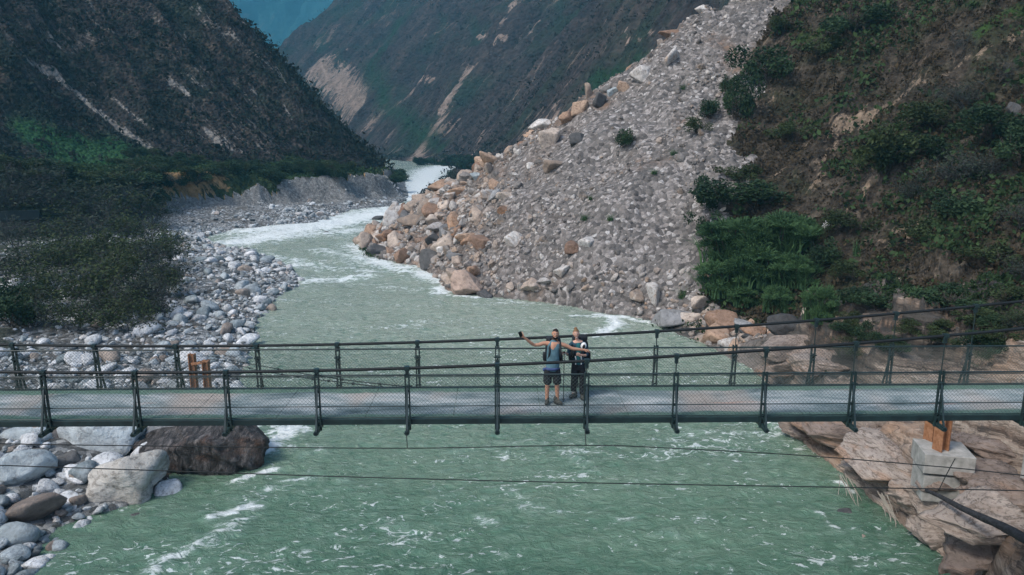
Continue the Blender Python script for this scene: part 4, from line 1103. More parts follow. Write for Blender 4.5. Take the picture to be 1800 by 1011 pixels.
# ---- scrub that covers the slopes: too much to count
def scrub(name, owner, n, seed, box, size0, k_far, per, mats, label, dens=None, zmax=400):
    g = np.random.default_rng(seed)
    # spread the tufts evenly over what shows: cells of the terrain sheet
    cells = np.nonzero((qo == owner))[0]
    Q = quads[cells]
    c = V3[Q].mean(1)
    pu, pv, pz = project(c[:, 0], c[:, 1], c[:, 2])
    m = (pu > -150) & (pu < 1950) & (pv > -60) & (pv < 800)
    c = c[m]; pz = pz[m]; mm1 = mask1[Q[m][:, 0]]; mm2 = mask2[Q[m][:, 0]]
    w = np.ones(len(c)) if dens is None else dens(c)
    w = w * (1 - .92 * np.clip(mm1 * 1.6, 0, 1)) * (1 - .8 * np.clip(mm2, 0, 1) * (owner in (2, 7)))
    i = g.choice(len(c), n, p=w / w.sum())
    P = c[i] + g.normal(size=(n, 3)) * np.array([.4, .4, 0]) * (pz[i] / 100)[:, None]
    s_ = (size0 + k_far * pz[i]) * g.uniform(.5, 1.6, n) ** 1.4
    L = np.repeat(P, per, 0); S = np.repeat(s_, per)
    off = g.normal(size=(n * per, 3)) * np.array([.55, .55, .30]) + np.array([0, 0, .42])
    L = L + off * S[:, None]
    V, F = leaf_quads(L, S * .62, g, .6, .6)
    tone = np.repeat(np.clip(np.repeat(g.random(n), per) * .6 + g.random(n * per) * .4, 0, 1), 4)
    o = link(name, np_mesh(name, V, F, False, {'lf': tone}), M[mats])
    return tag(o, label, 'scrub', kind='stuff')
M['leaf_slope_dark'] = mat_leaf('scrub_leaves', (.012, .016, .014), (.036, .042, .030), .9)
M['leaf_slope_brown'] = mat_leaf('dry_grass_tufts', (.022, .018, .012), (.085, .066, .040), .9)
M['leaf_slope_green'] = mat_leaf('green_scrub', (.014, .028, .012), (.050, .086, .034), .9)
M['leaf_mountain'] = mat_leaf('mountain_scrub', (.016, .020, .017), (.048, .050, .040), .9)
scrub('hillside_scrub', 2, 7500, 1, None, .25, .0042, 10, 'leaf_slope_dark', 'dark low scrub covering the hillside across the river')
scrub('hillside_scrub.001', 2, 3000, 2, None, .25, .0036, 8, 'leaf_dry', 'greyish dry scrub scattered over the hillside across the river')
scrub('slope_grass', 4, 8000, 3, None, .14, .0030, 12, 'leaf_slope_brown', 'dry brown grass tufts covering the slope beside the landslide')
scrub('slope_scrub', 4, 2500, 4, None, .16, .0050, 12, 'leaf_slope_green', 'low green scrub covering the slope beside the landslide', lambda c: np.clip(fbm(c[:, 0] / 8, c[:, 1] / 8, 3, 191) - .38, 0.01, 1))
scrub('mountain_scrub', 5, 14000, 5, None, .2, .0026, 7, 'leaf_mountain', 'low dark scrub covering the mountain beyond the landslide')
scrub('terrace_grass', 7, 3000, 6, None, .12, .0026, 9, 'leaf_slope_green', 'rough green grass on the terrace above the gravel scarp')
scrub('bank_scrub', 8, 2200, 7, None, .10, .0030, 9, 'leaf_slope_green', 'low weeds on the bank under the brown slope', lambda c: np.clip(mask2_at(c), .001, 1))
# ------------------------------------------------------------------ the suspension footbridge
def boxes(B):
    """boxes (cx, cy, cz, sx, sy, sz) as one quad mesh"""
    u = np.array([[-1, -1, -1], [1, -1, -1], [1, 1, -1], [-1, 1, -1], [-1, -1, 1], [1, -1, 1], [1, 1, 1], [-1, 1, 1]], np.float32) * .5
    f = np.array([[0, 3, 2, 1], [4, 5, 6, 7], [0, 1, 5, 4], [1, 2, 6, 5], [2, 3, 7, 6], [3, 0, 4, 7]])
    V = np.concatenate([u * np.array(b[3:6]) + np.array(b[0:3]) for b in B]); F = np.concatenate([f + 8 * k for k in range(len(B))])
    return V, F

def bevel_box(name, B, mat, parent=None, w=.012):
    me = np_mesh(name, *boxes(B), False)
    bm = bmesh.new(); bm.from_mesh(me)
    bmesh.ops.bevel(bm, geom=bm.edges[:], offset=w, segments=2, affect='EDGES', profile=.6)
    bm.to_mesh(me); bm.free()
    return link(name, me, mat, parent)

def tube_path(P, r, n=8):
    """round tube along points P"""
    P = np.array(P, np.float32); d = np.gradient(P, axis=0); d /= np.linalg.norm(d, axis=1)[:, None]
    e = np.cross(d, np.array([[0, .02, 1.0]])); e /= np.linalg.norm(e, axis=1)[:, None]; f = np.cross(d, e)
    a = np.linspace(0, 2 * np.pi, n, endpoint=False)
    V = (P[:, None] + r * (e[:, None] * np.cos(a)[None, :, None] + f[:, None] * np.sin(a)[None, :, None])).reshape(-1, 3)
    i, k = np.meshgrid(np.arange(len(P) - 1), np.arange(n), indexing='ij')
    F = np.stack([i * n + k, i * n + (k + 1) % n, (i + 1) * n + (k + 1) % n, (i + 1) * n + k], -1).reshape(-1, 4)
    return V, F

M['steel'] = mat_plain('dark_green_painted_steel', (.012, .030, .030), .45, .0, .5, 5, .2, .5, col2=(.006, .013, .014))
M['cable'] = mat_plain('black_wire_rope', (.012, .016, .017), .6, .2, .5, 40, .3)
M['wire'] = mat_plain('galvanised_wire', (.07, .095, .09), .5, .3, .3, 12)
M['rust'] = mat_plain('rusty_steel', (.30, .155, .085), .85, 0, .5, 7, .5, .2, col2=(.17, .07, .03))
M['concrete'] = mat_plain('weathered_concrete', (.36, .35, .325), .9, 0, .4, 2.5, .5, .2, col2=(.17, .17, .155))
s = NT('worn_deck')
n1 = s.noise(1.1, 8, .7, s.pos((.45, 1.6, 1)), .6); n2 = s.noise(9, 5, .7, s.pos((.5, 1.5, 1))); n3 = s.noise(.32, 3, .5, s.pos((1, .5, 1)))
col = s.ramp(n1, [(.36, (.055, .085, .09)), (.48, (.155, .195, .20)), (.62, (.34, .36, .355))])
col = s.mix(s.math('MULTIPLY', s.step(n3, .50, .64), .65), col, (.33, .265, .22))
col = s.mix(s.math('MULTIPLY', s.step(s.noise(.9, 6, .7, s.pos((.3, 2.2, 1), coord='Object')), .60, .70), .55), col, (.33, .16, .11))
edge = s.step(s.math('ADD', s.attr('edge'), s.math('MULTIPLY', s.math('SUBTRACT', n1, .5), 2.2)), .48, .80)
col = s.mix(edge, col, s.ramp(n2, [(.3, (.035, .085, .065)), (.7, (.12, .185, .145))]))
col = s.mix(s.math('MULTIPLY', s.step(n2, .60, .70), .35), col, (.09, .09, .085))
M['deck'] = s.out(col, .8, s.bump(n2, .4, .01))

DECK_Z, X0, BAY = 9.72, -.35, 2.0
bridge = bpy.data.objects.new('suspension_footbridge', None); COL.objects.link(bridge)
bridge.location = (0, 16.8, DECK_Z); bridge.rotation_euler = (0, 0, R(1.0))
tag(bridge, 'dark green suspension footbridge with mesh sides spanning the green river', 'bridge')
def cable_z(x): return 1.125 + .00255 * (x + 7.6) ** 2
IX = list(range(-13, 9)); PX = [X0 + BAY * i for i in IX]
XA, XB = PX[0] - .6, PX[-1] + .9
RAIL = 1.03
# deck of plates, with a finer grid so that wear can follow its edges
nx, ny = 22, 17
Vs, Fs, E, off = [], [], [], 0
xs = [XA] + [p + 1.0 for p in PX[:-1]] + [XB]
for a, b in zip(xs[:-1], xs[1:]):
    gx, gy = np.meshgrid(np.linspace(a + .006, b - .006, 5), np.linspace(-1.0, 1.0, ny), indexing='ij')
    gz = gx * 0
    V = np.stack([gx, gy, gz], -1).reshape(-1, 3); i, k = np.meshgrid(np.arange(4), np.arange(ny - 1), indexing='ij')
    F = np.stack([i * ny + k, (i + 1) * ny + k, (i + 1) * ny + k + 1, i * ny + k + 1], -1).reshape(-1, 4)
    Vs.append(V); Fs.append(F + off); off += len(V); E.append(sstep(.40, .95, np.abs(V[:, 1])))
me = np_mesh('deck', np.concatenate(Vs), np.concatenate(Fs), False, {'edge': np.concatenate(E)})
dk = link('deck', me, M['deck'], bridge)
dm_ = dk.modifiers.new('thick', 'SOLIDIFY'); dm_.thickness = .035; dm_.offset = -1
for sy in (-1, 1):
    bevel_box('edge_beam', [((XA + XB) / 2, sy * 1.045, -.055, XB - XA, .06, .13)], M['steel'], bridge, .008)
    bevel_box('stringer', [((XA + XB) / 2, sy * .45, -.085, XB - XA, .08, .09)], M['steel'], bridge, .006)
    P = [(x, sy * 1.045, cable_z(x)) for x in np.linspace(XA - 1, XB + 3, 90)]
    link('main_cable', np_mesh('main_cable', *tube_path(P, .035, 10)), M['cable'], bridge)
    for zz, rr0, nme in ((RAIL, .020, 'top_rail'), (.30, .011, 'lower_wire'), (.035, .012, 'bottom_wire')):
        link(nme, np_mesh(nme, *tube_path([(x, sy * 1.03, zz) for x in np.linspace(XA, XB, 40)], rr0, 6)), M['steel'], bridge)
    # chain link netting
    segs = []; pitch = .085; y_ = sy * 1.022
    for k in range(int((XB - XA) / pitch)):
        x = XA + k * pitch
        for dx in (1, -1):
            a, b = (x, y_, .04), (x + dx * .98, y_, 1.02)
            if XA <= b[0] <= XB: segs.append((a, b, .0031, .0031))
    link('chain_link_mesh', np_mesh('chain_link_mesh', *tubes(segs), False), M['wire'], bridge)
# posts, cross beams
def post_mesh(top):
    h = top + .24
    B = [(-.042, 0, top - h / 2, .030, .06, h), (.042, 0, top - h / 2, .030, .06, h)]
    B += [(0, 0, z, .056, .05, .05) for z in (-.02, .32, .68, top - .06)] + [(0, -.035, .80, .17, .03, .03), (0, -.035, .08, .15, .03, .03)]
    return boxes(B)
BR_V, BR_F = boxes([(0, 0, 0, .038, .038, 1)])
for x in PX:
    bevel_box('cross_beam', [(x, 0, -.185, .07, 2.86, .10), (x, -1.38, -.19, .11, .10, .05), (x, 1.38, -.19, .11, .10, .05)], M['steel'], bridge, .006)
    for sy in (-1, 1):
        cz = cable_z(x); top = min(cz + .02, RAIL + .05)
        me = np_mesh('post', *post_mesh(top), False)
        po = link('post', me, M['steel'], bridge); po.location = (x, sy * 1.085, 0)
        # raking brace from the end of the cross beam
        L = math.hypot(.30, 1.02); V = BR_V * np.array([1, 1, L]); 
        br = link('brace', np_mesh('brace', V, BR_F, False), M['steel'], po)
        br.location = (.0, sy * .15, .32); br.rotation_euler = (math.atan2(.30, 1.02) * (1 if sy > 0 else -1), 0, 0)
        V, F = boxes([(0, 0, 0, .11, .11, .09), (0, 0, -.10, .075, .05, .14), (-.03, -.06 * 1, .0, .02, .03, .02), (.03, -.06, 0, .02, .03, .02)])
        cl = link('cable_clamp', np_mesh('cable_clamp', V, F, False), M['steel'], po); cl.location = (0, -sy * .04, cz)
        if cz - top > .06:
            V, F = tube_path([(0, -sy * .04, top - .03), (0, -sy * .04, (top + cz) / 2), (0, -sy * .04, cz)], .013, 6)
            link('hanger', np_mesh('hanger', V, F), M['steel'], po)

# wind guys: thin ropes strung below and beside the bridge
def rope(name, pts, r, label, cat='cable', mat='cable', clips=0):
    P = smooth_poly([tuple(p) for p in pts], 8)
    V, F = tube_path(P, r, 6)
    if clips:
        B = [boxes([(*P[int(len(P) * (k + .5) / clips)], .07, .07, .07)]) for k in range(clips)]
        off = len(V)
        for v, f in B: V = np.concatenate([V, v]); F = np.concatenate([F, f + off]); off += 8
    return tag(link(name, np_mesh(name, V, F), M[mat]), label, cat)
rope('guy_cable', [at_y(u, v, y) for u, v, y in [(-500, 768, 13.5), (0, 780, 14.7), (350, 785, 15.1), (716, 788, 15.2), (1030, 783, 15.2), (1200, 789, 15.1), (1400, 800, 14.9), (1600, 816, 14.6), (1800, 836, 14.2), (2300, 900, 13)]], .011, 'thin black guy cable sagging just beneath the bridge deck')
rope('guy_cable', [at_y(u, v, y) for u, v, y in [(-500, 800, 12.6), (0, 818, 13.6), (300, 828, 13.9), (600, 838, 14), (900, 846, 14), (1200, 852, 14), (1500, 857, 13.9), (1800, 863, 13.6), (2300, 880, 12.6)]], .011, 'lower of the two thin black cables strung below the bridge')
for u, v0, v1, lab in [(716, 752, 788, 'short stay wire between deck and guy cable left of the hikers'), (1030, 752, 783, 'short stay wire between deck and guy cable under the hikers')]:
    a = at_y(u - 2, v0, 15.4); b = at_y(u, v1, 15.2)
    rope('stay_wire', [a, (a + b) / 2, b], .010, lab, 'wire')
rope('guy_cable', [at_y(300, 650, 46), at_y(352, 626, 40), at_y(440, 640, 33), at_y(540, 658, 27), at_y(640, 672, 22), at_y(742, 682, 18.3)], .016, 'guy cable with clips from the rusty posts to the deck, upper of the pair', clips=9)
rope('guy_cable', [at_y(310, 655, 44), at_y(366, 632, 39.2), at_y(450, 650, 32.4), at_y(540, 665, 26.5), at_y(600, 672, 22.6), at_y(690, 683, 18.3)], .016, 'guy cable with clips from the rusty posts to the deck, lower of the pair', clips=9)

# rusty anchor posts
def ibeam(h, w):
    return boxes([(0, 0, h / 2, w, w * .16, h), (-w / 2 + .03, 0, h / 2, .05, w, h * .999), (w / 2 - .03, 0, h / 2, .05, w, h * .999)])
def anchor(label, feet, h, w, rot=0.0, bar=True):
    root = bpy.data.objects.new('anchor_frame', None); COL.objects.link(root); root.location = feet[0]
    tag(root, label, 'anchor posts')
    for f in feet:
        p = link('post', np_mesh('post', *ibeam(h, w), False), M['rust'], root); p.location = f - feet[0]; p.rotation_euler = (0, 0, rot)
    if bar:
        d = feet[1] - feet[0]
        c = bevel_box('crossbar', [(0, 0, 0, d.length * .98, .12, .14)], M['rust'], root, .01); c.location = d / 2 + Vector((0, -.12, h - .28)); c.rotation_euler = (0, -.25, math.atan2(d.y, d.x))
        c2 = bevel_box('cap', [(0, 0, 0, w + .06, w + .06, .06)], M['rust'], root, .01); c2.location = d + Vector((0, 0, h + .03))
    return root
f0 = at_y(343, 690, 40.0); f1 = at_y(366, 690, 39.4)
gz_, _ = ground(np.array([f0.x, f1.x]), np.array([f0.y, f1.y]))
for q, zz in zip((f0, f1), gz_): q.z = float(zz) - .2
hgt = at_y(345, 622, 40).z - f0.z
anchor('pair of rusty orange anchor posts standing on the stony left bank', [f0, f1], hgt, .34)
p_a = at_y(1636, 778, 28.1); p_b = at_y(1653, 791, 27.1)
anchor('pair of rusty steel posts standing on the concrete plinth', [p_a, p_b], 2.3, .42, R(20), False)
# concrete plinth that carries them
pz_ = p_b.z
pl = bpy.data.objects.new('concrete_plinth', None); COL.objects.link(pl); pl.location = (16.0, 26.75, pz_ - 1.5); pl.rotation_euler = (0, 0, R(-12))
tag(pl, 'pale concrete plinth with stained sides on the tan rock bank', 'plinth')
bevel_box('block', [(.90, .75, 1.10, 1.8, 1.6, .80)], M['concrete'], pl, .03)
bevel_box('footing', [(.90, .75, .05, 1.65, 1.45, 1.1)], M['concrete'], pl, .05)
ab = bpy.data.objects.new('bridge_abutment', None); COL.objects.link(ab); ab.location = (18.6, 20.5, 4.5)
tag(ab, 'grey concrete abutment with a sloping wing wall where the footbridge meets the right bank', 'abutment')
bevel_box('seat_block', [(-.3, -3.7, 1.3, 4.4, 3.4, 7.4)], M['concrete'], ab, .04)
bevel_box('back_wall', [(2.5, .9, 2.5, 3.2, 4.2, 3.6)], M['concrete'], ab, .04)
me = np_mesh('wing_wall', [(.3, 1.2, .1), (.7, 1.2, .1), (.3, 5.0, -1), (.7, 5.0, -1), (.3, 1.2, 3.6), (.7, 1.2, 3.6), (.3, 5.0, 1.3), (.7, 5.0, 1.3)], [(0, 2, 3, 1), (4, 5, 7, 6), (0, 1, 5, 4), (2, 6, 7, 3), (0, 4, 6, 2), (1, 3, 7, 5)], False)
link('wing_wall', me, M['concrete'], ab)
# burnt log on the ledges
M['burnt'] = mat_plain('charred_wood', (.035, .036, .038), .8, 0, .6, 9, 1.0, .3, col2=(.008, .008, .009))
La, Lb = at_z(1628, 862, 3.3), at_z(1835, 962, 4.2)
P = np.array([np.array([*La, 3.3]) * (1 - t) + np.array([*Lb, 4.2]) * t for t in np.linspace(0, 1, 24)])
P += np.stack([np.zeros(24), .02 * np.sin(np.arange(24) * .9), .02 * np.sin(np.arange(24) * .5)], -1)
V, F = tube_path(P, 1.0, 12)
rad = np.repeat(np.linspace(.06, .17, 24), 12); c_ = np.repeat(P, 12, 0)
V = c_ + (V - c_) * (rad * (1 + .25 * (fbm(V[:, 0] * 5, V[:, 1] * 5 + V[:, 2] * 7, 3, 5) - .5)))[:, None]
lg_ = tag(link('fallen_log', np_mesh('fallen_log', V, F), M['burnt']), 'long charred log lying across the tan ledges of the right bank', 'log')
rope('guy_rod', [at_y(1650, 862, 25.6), at_y(1665, 832, 25.7), at_y(1679, 806, 25.8)], .018, 'thin dark rod rising from the log to the perched grey boulder', 'rod')
M['dryroot'] = mat_plain('dry_roots', (.26, .24, .20), .9)
for k, (u, v) in enumerate([(1483, 838), (1548, 868)]):
    g = np.random.default_rng(60 + k); b = at_z(u, v, .9); segs = []
    for j in range(7):
        p0 = np.array([b[0] + g.normal() * .15, b[1] + g.normal() * .15, .95]); p1 = p0 + np.array([.1 + g.normal() * .15, -.5 + g.normal() * .2, -.5 - .2 * g.random()]); p2 = p1 + np.array([g.normal() * .15 + .1, -.4, -.5])
        segs += [(p0, p1, .022, .017), (p1, p2, .017, .008)]
    tag(link('hanging_roots', np_mesh('hanging_roots', *tubes(segs), False), M['dryroot']), ['dry roots dangling over the water at the tip of the ledge', 'longer dry roots dangling over the dark water under the ledge'][k], 'roots')
# tin roofed shed in the scrub on the left
M['tin'] = mat_plain('dull_tin', (.012, .018, .020), 1.0, 0, .3, 3, 0, .05); M['plank'] = mat_plain('grey_planks', (.05, .045, .04), .9)
hb = hit(38, 412)
if hb is not None:
    sh = bpy.data.objects.new('tin_roofed_shed', None); COL.objects.link(sh); sh.location = hb; sh.rotation_euler = (0, 0, R(25))
    tag(sh, 'small shed with a dull tin roof half hidden in the grey scrub', 'shed')
    bevel_box('wall', [(0, 1.2, .9, 4.2, 2.6, 1.8)], M['plank'], sh, .02)
    for sy in (-1, 1):
        rf = bevel_box('roof', [(0, 0, 0, 4.6, 1.9, .05)], M['tin'], sh, .01); rf.location = (0, 1.2 + sy * .92, 2.25); rf.rotation_euler = (-sy * .62, 0, 0)
    bevel_box('ridge_cap', [(0, 1.2, 2.80, 4.64, .16, .05)], M['wire'], sh, .01)
# ------------------------------------------------------------------ the two hikers
def skin_obj(name, nodes, edges, mat, parent, root=0, levels=2, extra=None):
    """continuous tapering surface grown round connected joints; nodes: (x, y, z, rx, ry)"""
    me = bpy.data.meshes.new(name)
    me.from_pydata([n[:3] for n in nodes], edges, [])
    tmp = bpy.data.objects.new(name, me); COL.objects.link(tmp)
    tmp.modifiers.new('skin', 'SKIN')
    for i, n in enumerate(nodes):
        sv = me.skin_vertices[0].data[i]; sv.radius = (n[3], n[4] if len(n) > 4 else n[3]); sv.use_root = (i == root)
    sb = tmp.modifiers.new('sub', 'SUBSURF'); sb.levels = levels; sb.render_levels = levels
    dg = bpy.context.evaluated_depsgraph_get()
    new = bpy.data.meshes.new_from_object(tmp.evaluated_get(dg))
    bpy.data.objects.remove(tmp)
    if extra:
        bm = bmesh.new(); bm.from_mesh(new)
        for V, F in extra:
            vs = [bm.verts.new(v) for v in np.asarray(V).tolist()]
            for f in F: bm.faces.new([vs[int(i)] for i in f])
        bm.to_mesh(new); bm.free()
    new.name = name
    for p in new.polygons: p.use_smooth = True
    return link(name, new, mat, parent)

def head_shape(c, tilt=(0, 0, 0), s=1.0, jaw=.80):
    """head with brow, nose, cheeks, chin and ears, looking along -y"""
    D, F = ICO[4]
    V = D * np.array([.076, .096, .118])
    low = sstep(.0, -1.0, D[:, 2])
    V[:, 0] *= 1 - (1 - jaw) * low; V[:, 1] *= 1 - .10 * low
    def bump_(d, w, a):
        d = np.array(d) / np.linalg.norm(d); k = np.exp(-((D - d) ** 2).sum(1) / w ** 2)[:, None]
        return k * a * d
    V = V + bump_((0, -1, -.18), .17, .026) + bump_((0, -1, .02), .10, .010) + bump_((0, -.9, -.85), .28, .016)
    V = V - bump_((.36, -1, .10), .15, .010) - bump_((-.36, -1, .10), .15, .010) + bump_((.3, -1, .30), .2, .005) + bump_((-.3, -1, .30), .2, .005)
    parts = [(V, F)]
    E, EF = ICO[2]
    for sx in (-1, 1):
        parts.append((E * np.array([.012, .022, .034]) + np.array([sx * .076, .008, -.005]), EF))
    Mx = np.array(Matrix.Rotation(tilt[2], 3, 'Z') @ Matrix.Rotation(tilt[1], 3, 'Y') @ Matrix.Rotation(tilt[0], 3, 'X'))
    return [((v * s) @ Mx.T + np.array(c), f) for v, f in parts], Mx

def ell(c, r, Mx=np.eye(3), o=(0, 0, 0), sub=3):
    D, F = ICO[sub]
    return (D * np.array(r) + np.array(c)) @ Mx.T + np.array(o), F

def join(parts):
    V, F, off = [], [], 0
    for v, f in parts: V.append(v); F.append(np.asarray(f) + off); off += len(v)
    return np.concatenate(V), np.concatenate(F)

def hand_nodes(nodes, edges, wrist_i, d, up, curl=.3, s=1.0, thumb=1):
    """palm, four unequal fingers and a thumb added to a skin graph, going along D"""
    w = np.array(nodes[wrist_i][:3]); d = np.array(d, float); d /= np.linalg.norm(d); up = np.array(up, float)
    sd = np.cross(d, up); sd /= np.linalg.norm(sd); up = np.cross(sd, d)
    def add(p, r, parent):
        nodes.append((*p, r, r)); edges.append((parent, len(nodes) - 1)); return len(nodes) - 1
    palm = add(w + d * .05 * s, .026 * s, wrist_i); kn = add(w + d * .085 * s, .024 * s, palm)
    for k, (o, L) in enumerate([(-.030, .070), (-.010, .082), (.010, .078), (.029, .060)]):
        a = add(w + d * .100 * s + sd * o * s, .0095 * s, kn)
        b = add(w + d * (.100 + L * .5) * s + sd * o * 1.1 * s - up * curl * .03 * s, .0085 * s, a)
        add(w + d * (.100 + L * .85) * s + sd * o * 1.1 * s - up * curl * .075 * s, .007 * s, b)
    t = add(w + d * .05 * s - sd * thumb * .038 * s - up * .008, .011 * s, palm)
    add(w + d * .09 * s - sd * thumb * .055 * s - up * .018, .008 * s, t)

def shoe(c, yaw, s=1.0):
    D, F = ICO[3]
    V = D * np.array([.052, .145, .055]); V[:, 2] = np.maximum(V[:, 2], -.035)
    V[:, 0] *= 1 - .18 * sstep(.0, .14, V[:, 1]); V[:, 2] += .035 * sstep(-.02, .12, V[:, 1]) * (V[:, 2] > -.03)
    V2 = D * np.array([.046, .055, .075]) + np.array([0, .075, .06])
    sole = D * np.array([.056, .152, .030]); sole[:, 2] = np.clip(sole[:, 2], -.020, .012); sole[:, 2] -= .030
    Rz = rot_z(yaw)
    return [((v * s) @ Rz.T + np.array(c), F) for v in (V, V2)], ((sole * s) @ Rz.T + np.array(c), F)

def mp(name, col, rough=.8, var=.25, scale=14, spec=.2): return mat_plain(name, col, rough, 0, var, scale, .2, spec)
M['skin'] = mp('tanned_skin', (.42, .22, .14), .55, .18, 9, .35); M['skin_f'] = mp('fair_skin', (.50, .29, .21), .55, .15, 9, .35)
M['tank'] = mp('slate_blue_cotton', (.085, .165, .200), .9, .4, 10); M['shorts'] = mp('charcoal_cloth', (.022, .026, .030), .9, .5, 12)
M['hair_d'] = mp('dark_hair', (.022, .015, .012), .7, .5, 30); M['hair_l'] = mp('light_brown_hair', (.20, .115, .055), .6, .45, 30)
M['boot'] = mp('grey_boot_leather', (.060, .062, .055), .8, .4, 20); M['sole'] = mp('dark_rubber', (.022, .022, .022), .9); M['sock'] = mp('pale_sock', (.42, .40, .35), .95)
M['pack'] = mp('black_pack_nylon', (.020, .024, .028), .7, .4, 16); M['jacket'] = mp('navy_jacket', (.022, .060, .090), .8, .4, 14); M['teal'] = mp('teal_shirt', (.020, .115, .125), .85, .3, 14)
M['pants'] = mp('black_trousers', (.014, .017, .021), .85, .4, 14); M['white'] = mp('white_cloth', (.70, .70, .68), .9, .2, 12); M['black'] = mp('black_plastic', (.012, .012, .014), .35, .2, 10, .5)
M['eye'] = mp('dark_eye', (.015, .011, .010), .2, .1, 10, .5); M['eyew'] = mp('eye_white', (.75, .73, .70), .3, .05); M['lip'] = mp('lip', (.34, .12, .10), .5, .1); M['teeth'] = mp('teeth', (.78, .76, .70), .4, .05)
M['tape'] = mp('blue_wrap', (.05, .075, .17), .9); M['strapw'] = mp('pale_strap', (.55, .56, .55), .8, .2)
M['orange'] = mp('pink_wrist_strap', (.45, .20, .14), .8)

def face(parent, c, Mx, s=1.0, smile=True):
    o = np.array(c)
    V, F = join([ell((sx * .030, -.083, .012), (.013, .010, .008), Mx, o, 2) for sx in (-1, 1)])
    e = link('eyes', np_mesh('eyes', V, F), M['eyew'], parent)
    V, F = join([ell((sx * .030, -.090, .011), (.008, .006, .007), Mx, o, 2) for sx in (-1, 1)])
    link('pupils', np_mesh('pupils', V, F), M['eye'], e)
    V, F = ell((0, -.088, -.062), (.027, .010, .009), Mx, o, 2)
    m_ = link('mouth', np_mesh('mouth', V, F), M['lip'], parent)
    V, F = ell((0, -.095, -.061), (.020, .006, .0048), Mx, o, 2)
    link('teeth', np_mesh('teeth', V, F), M['teeth'], m_)

def person(name, label, loc, rz=0):
    r = bpy.data.objects.new(name, None); COL.objects.link(r); r.location = loc; r.rotation_euler = (0, 0, rz)
    return tag(r, label, 'person')

# ---- the man: arms spread, phone in the raised right hand
MAN = Vector((.95, 16.67, DECK_Z + .012))
man = person('person', 'bearded person in slate blue tank top and dark shorts with arms spread wide', MAN)
N = [(0, 0, .93, .125, .10), (.01, -.01, 1.06, .115, .09), (.02, -.01, 1.22, .130, .095), (.03, 0, 1.38, .140, .098), (.035, .01, 1.475, .085, .075), (.045, -.005, 1.545, .052, .054), (.055, -.02, 1.62, .050, .054)]
E = [(i, i + 1) for i in range(6)]
def chain(pts, start):
    prev = start
    for p in pts:
        N.append(p); E.append((prev, len(N) - 1)); prev = len(N) - 1
    return prev
# legs: his right is on the left of the picture
ra = chain([(-.095, .0, .86, .088, .092), (-.11, -.015, .52, .058, .060), (-.115, .01, .36, .056, .060), (-.12, .02, .11, .038, .042), (-.12, .0, .05, .040, .05)], 0)
la = chain([(.095, .0, .86, .088, .092), (.115, -.02, .52, .058, .060), (.12, .005, .36, .056, .060), (.13, .02, .11, .038, .042), (.135, .0, .05, .040, .05)], 0)
rw = chain([(-.115, .01, 1.475, .062, .060), (-.20, .0, 1.49, .056, .056), (-.32, -.06, 1.465, .046, .046), (-.43, -.10, 1.465, .042, .042), (-.53, -.18, 1.56, .042, .040), (-.655, -.26, 1.685, .028, .028)], 4)
lw_ = chain([(.17, .01, 1.465, .062, .060), (.245, .0, 1.45, .056, .056), (.36, .02, 1.40, .046, .046), (.465, .03, 1.345, .043, .042), (.60, .06, 1.32, .042, .038), (.735, .10, 1.295, .028, .028)], 4)
hand_nodes(N, E, rw, (-.55, -.35, .75), (0, -1, -.3), .8, 1.0, 1)
hand_nodes(N, E, lw_, (1, .1, -.12), (0, -.4, 1), .7, 1.0, -1)
HC = (.062, -.03, 1.725)
hp, HM = head_shape(HC, (.04, .06, -.05))
skin_obj('body', N, E, M['skin'], man, 0, 2, hp)
face(man, HC, HM)
# cropped dark hair, brows and a full beard
D4, F4 = ICO[4]
def cap(r, sel, c, Mx):
    V = D4 * np.array(r); keepv = sel(D4)
    F = F4[keepv[F4].all(1)]; u_, inv = np.unique(F, return_inverse=True)
    return (V[u_]) @ Mx.T + np.array(c), inv.reshape(F.shape)
V, F = cap((.080, .101, .124), lambda d: (d[:, 2] > .30 + .30 * np.clip(-d[:, 1], 0, 1)) | ((d[:, 1] > .2) & (d[:, 2] > -.35)), HC, HM)
link('hair', np_mesh('hair', V, F), M['hair_d'], man)
V, F = cap((.078, .101, .126), lambda d: (d[:, 2] < -.28) & (d[:, 1] < .25) & (d[:, 2] > -1), HC, HM)
V = V + np.array([0, -.008, -.012]) * 1.0
bd = link('beard', np_mesh('beard', V * 1.0, F), M['hair_d'], man)
V, F = join([ell((sx * .030, -.090, .034), (.019, .008, .005), HM, HC, 2) for sx in (-1, 1)])
link('eyebrows', np_mesh('eyebrows', V, F), M['hair_d'], man)
# tank top
T = [(.0, 0, .78, .185, .158), (.0, 0, .88, .185, .158), (.01, -.01, 1.05, .160, .135), (.02, -.01, 1.22, .172, .135), (.03, 0, 1.36, .172, .132), (.03, .0, 1.435, .150, .110), (-.085, .01, 1.505, .052, .085), (.145, .01, 1.505, .052, .085)]
skin_obj('tank_top', T, [(0, 1), (1, 2), (2, 3), (3, 4), (4, 5), (5, 6), (5, 7)], M['tank'], man, 0, 2)
T = [(0, 0, .96, .165, .140), (0, 0, .84, .172, .145), (-.09, 0, .76, .128, .130), (-.108, -.005, .60, .112, .115), (-.115, -.01, .46, .105, .110), (.09, 0, .76, .128, .130), (.112, -.01, .60, .112, .115), (.118, -.015, .46, .105, .110)]
skin_obj('shorts', T, [(0, 1), (1, 2), (2, 3), (3, 4), (1, 5), (5, 6), (6, 7)], M['shorts'], man, 0, 2)
T = [(-.17, -.02, .885, .035, .035), (-.09, -.145, .89, .036, .035), (.05, -.15, .89, .035, .035), (.165, -.02, .885, .03, .03), (-.22, -.06, .83, .035, .035)]
skin_obj('tied_shirt', T, [(0, 1), (1, 2), (2, 3), (0, 4)], M['tape'], man, 0, 2)
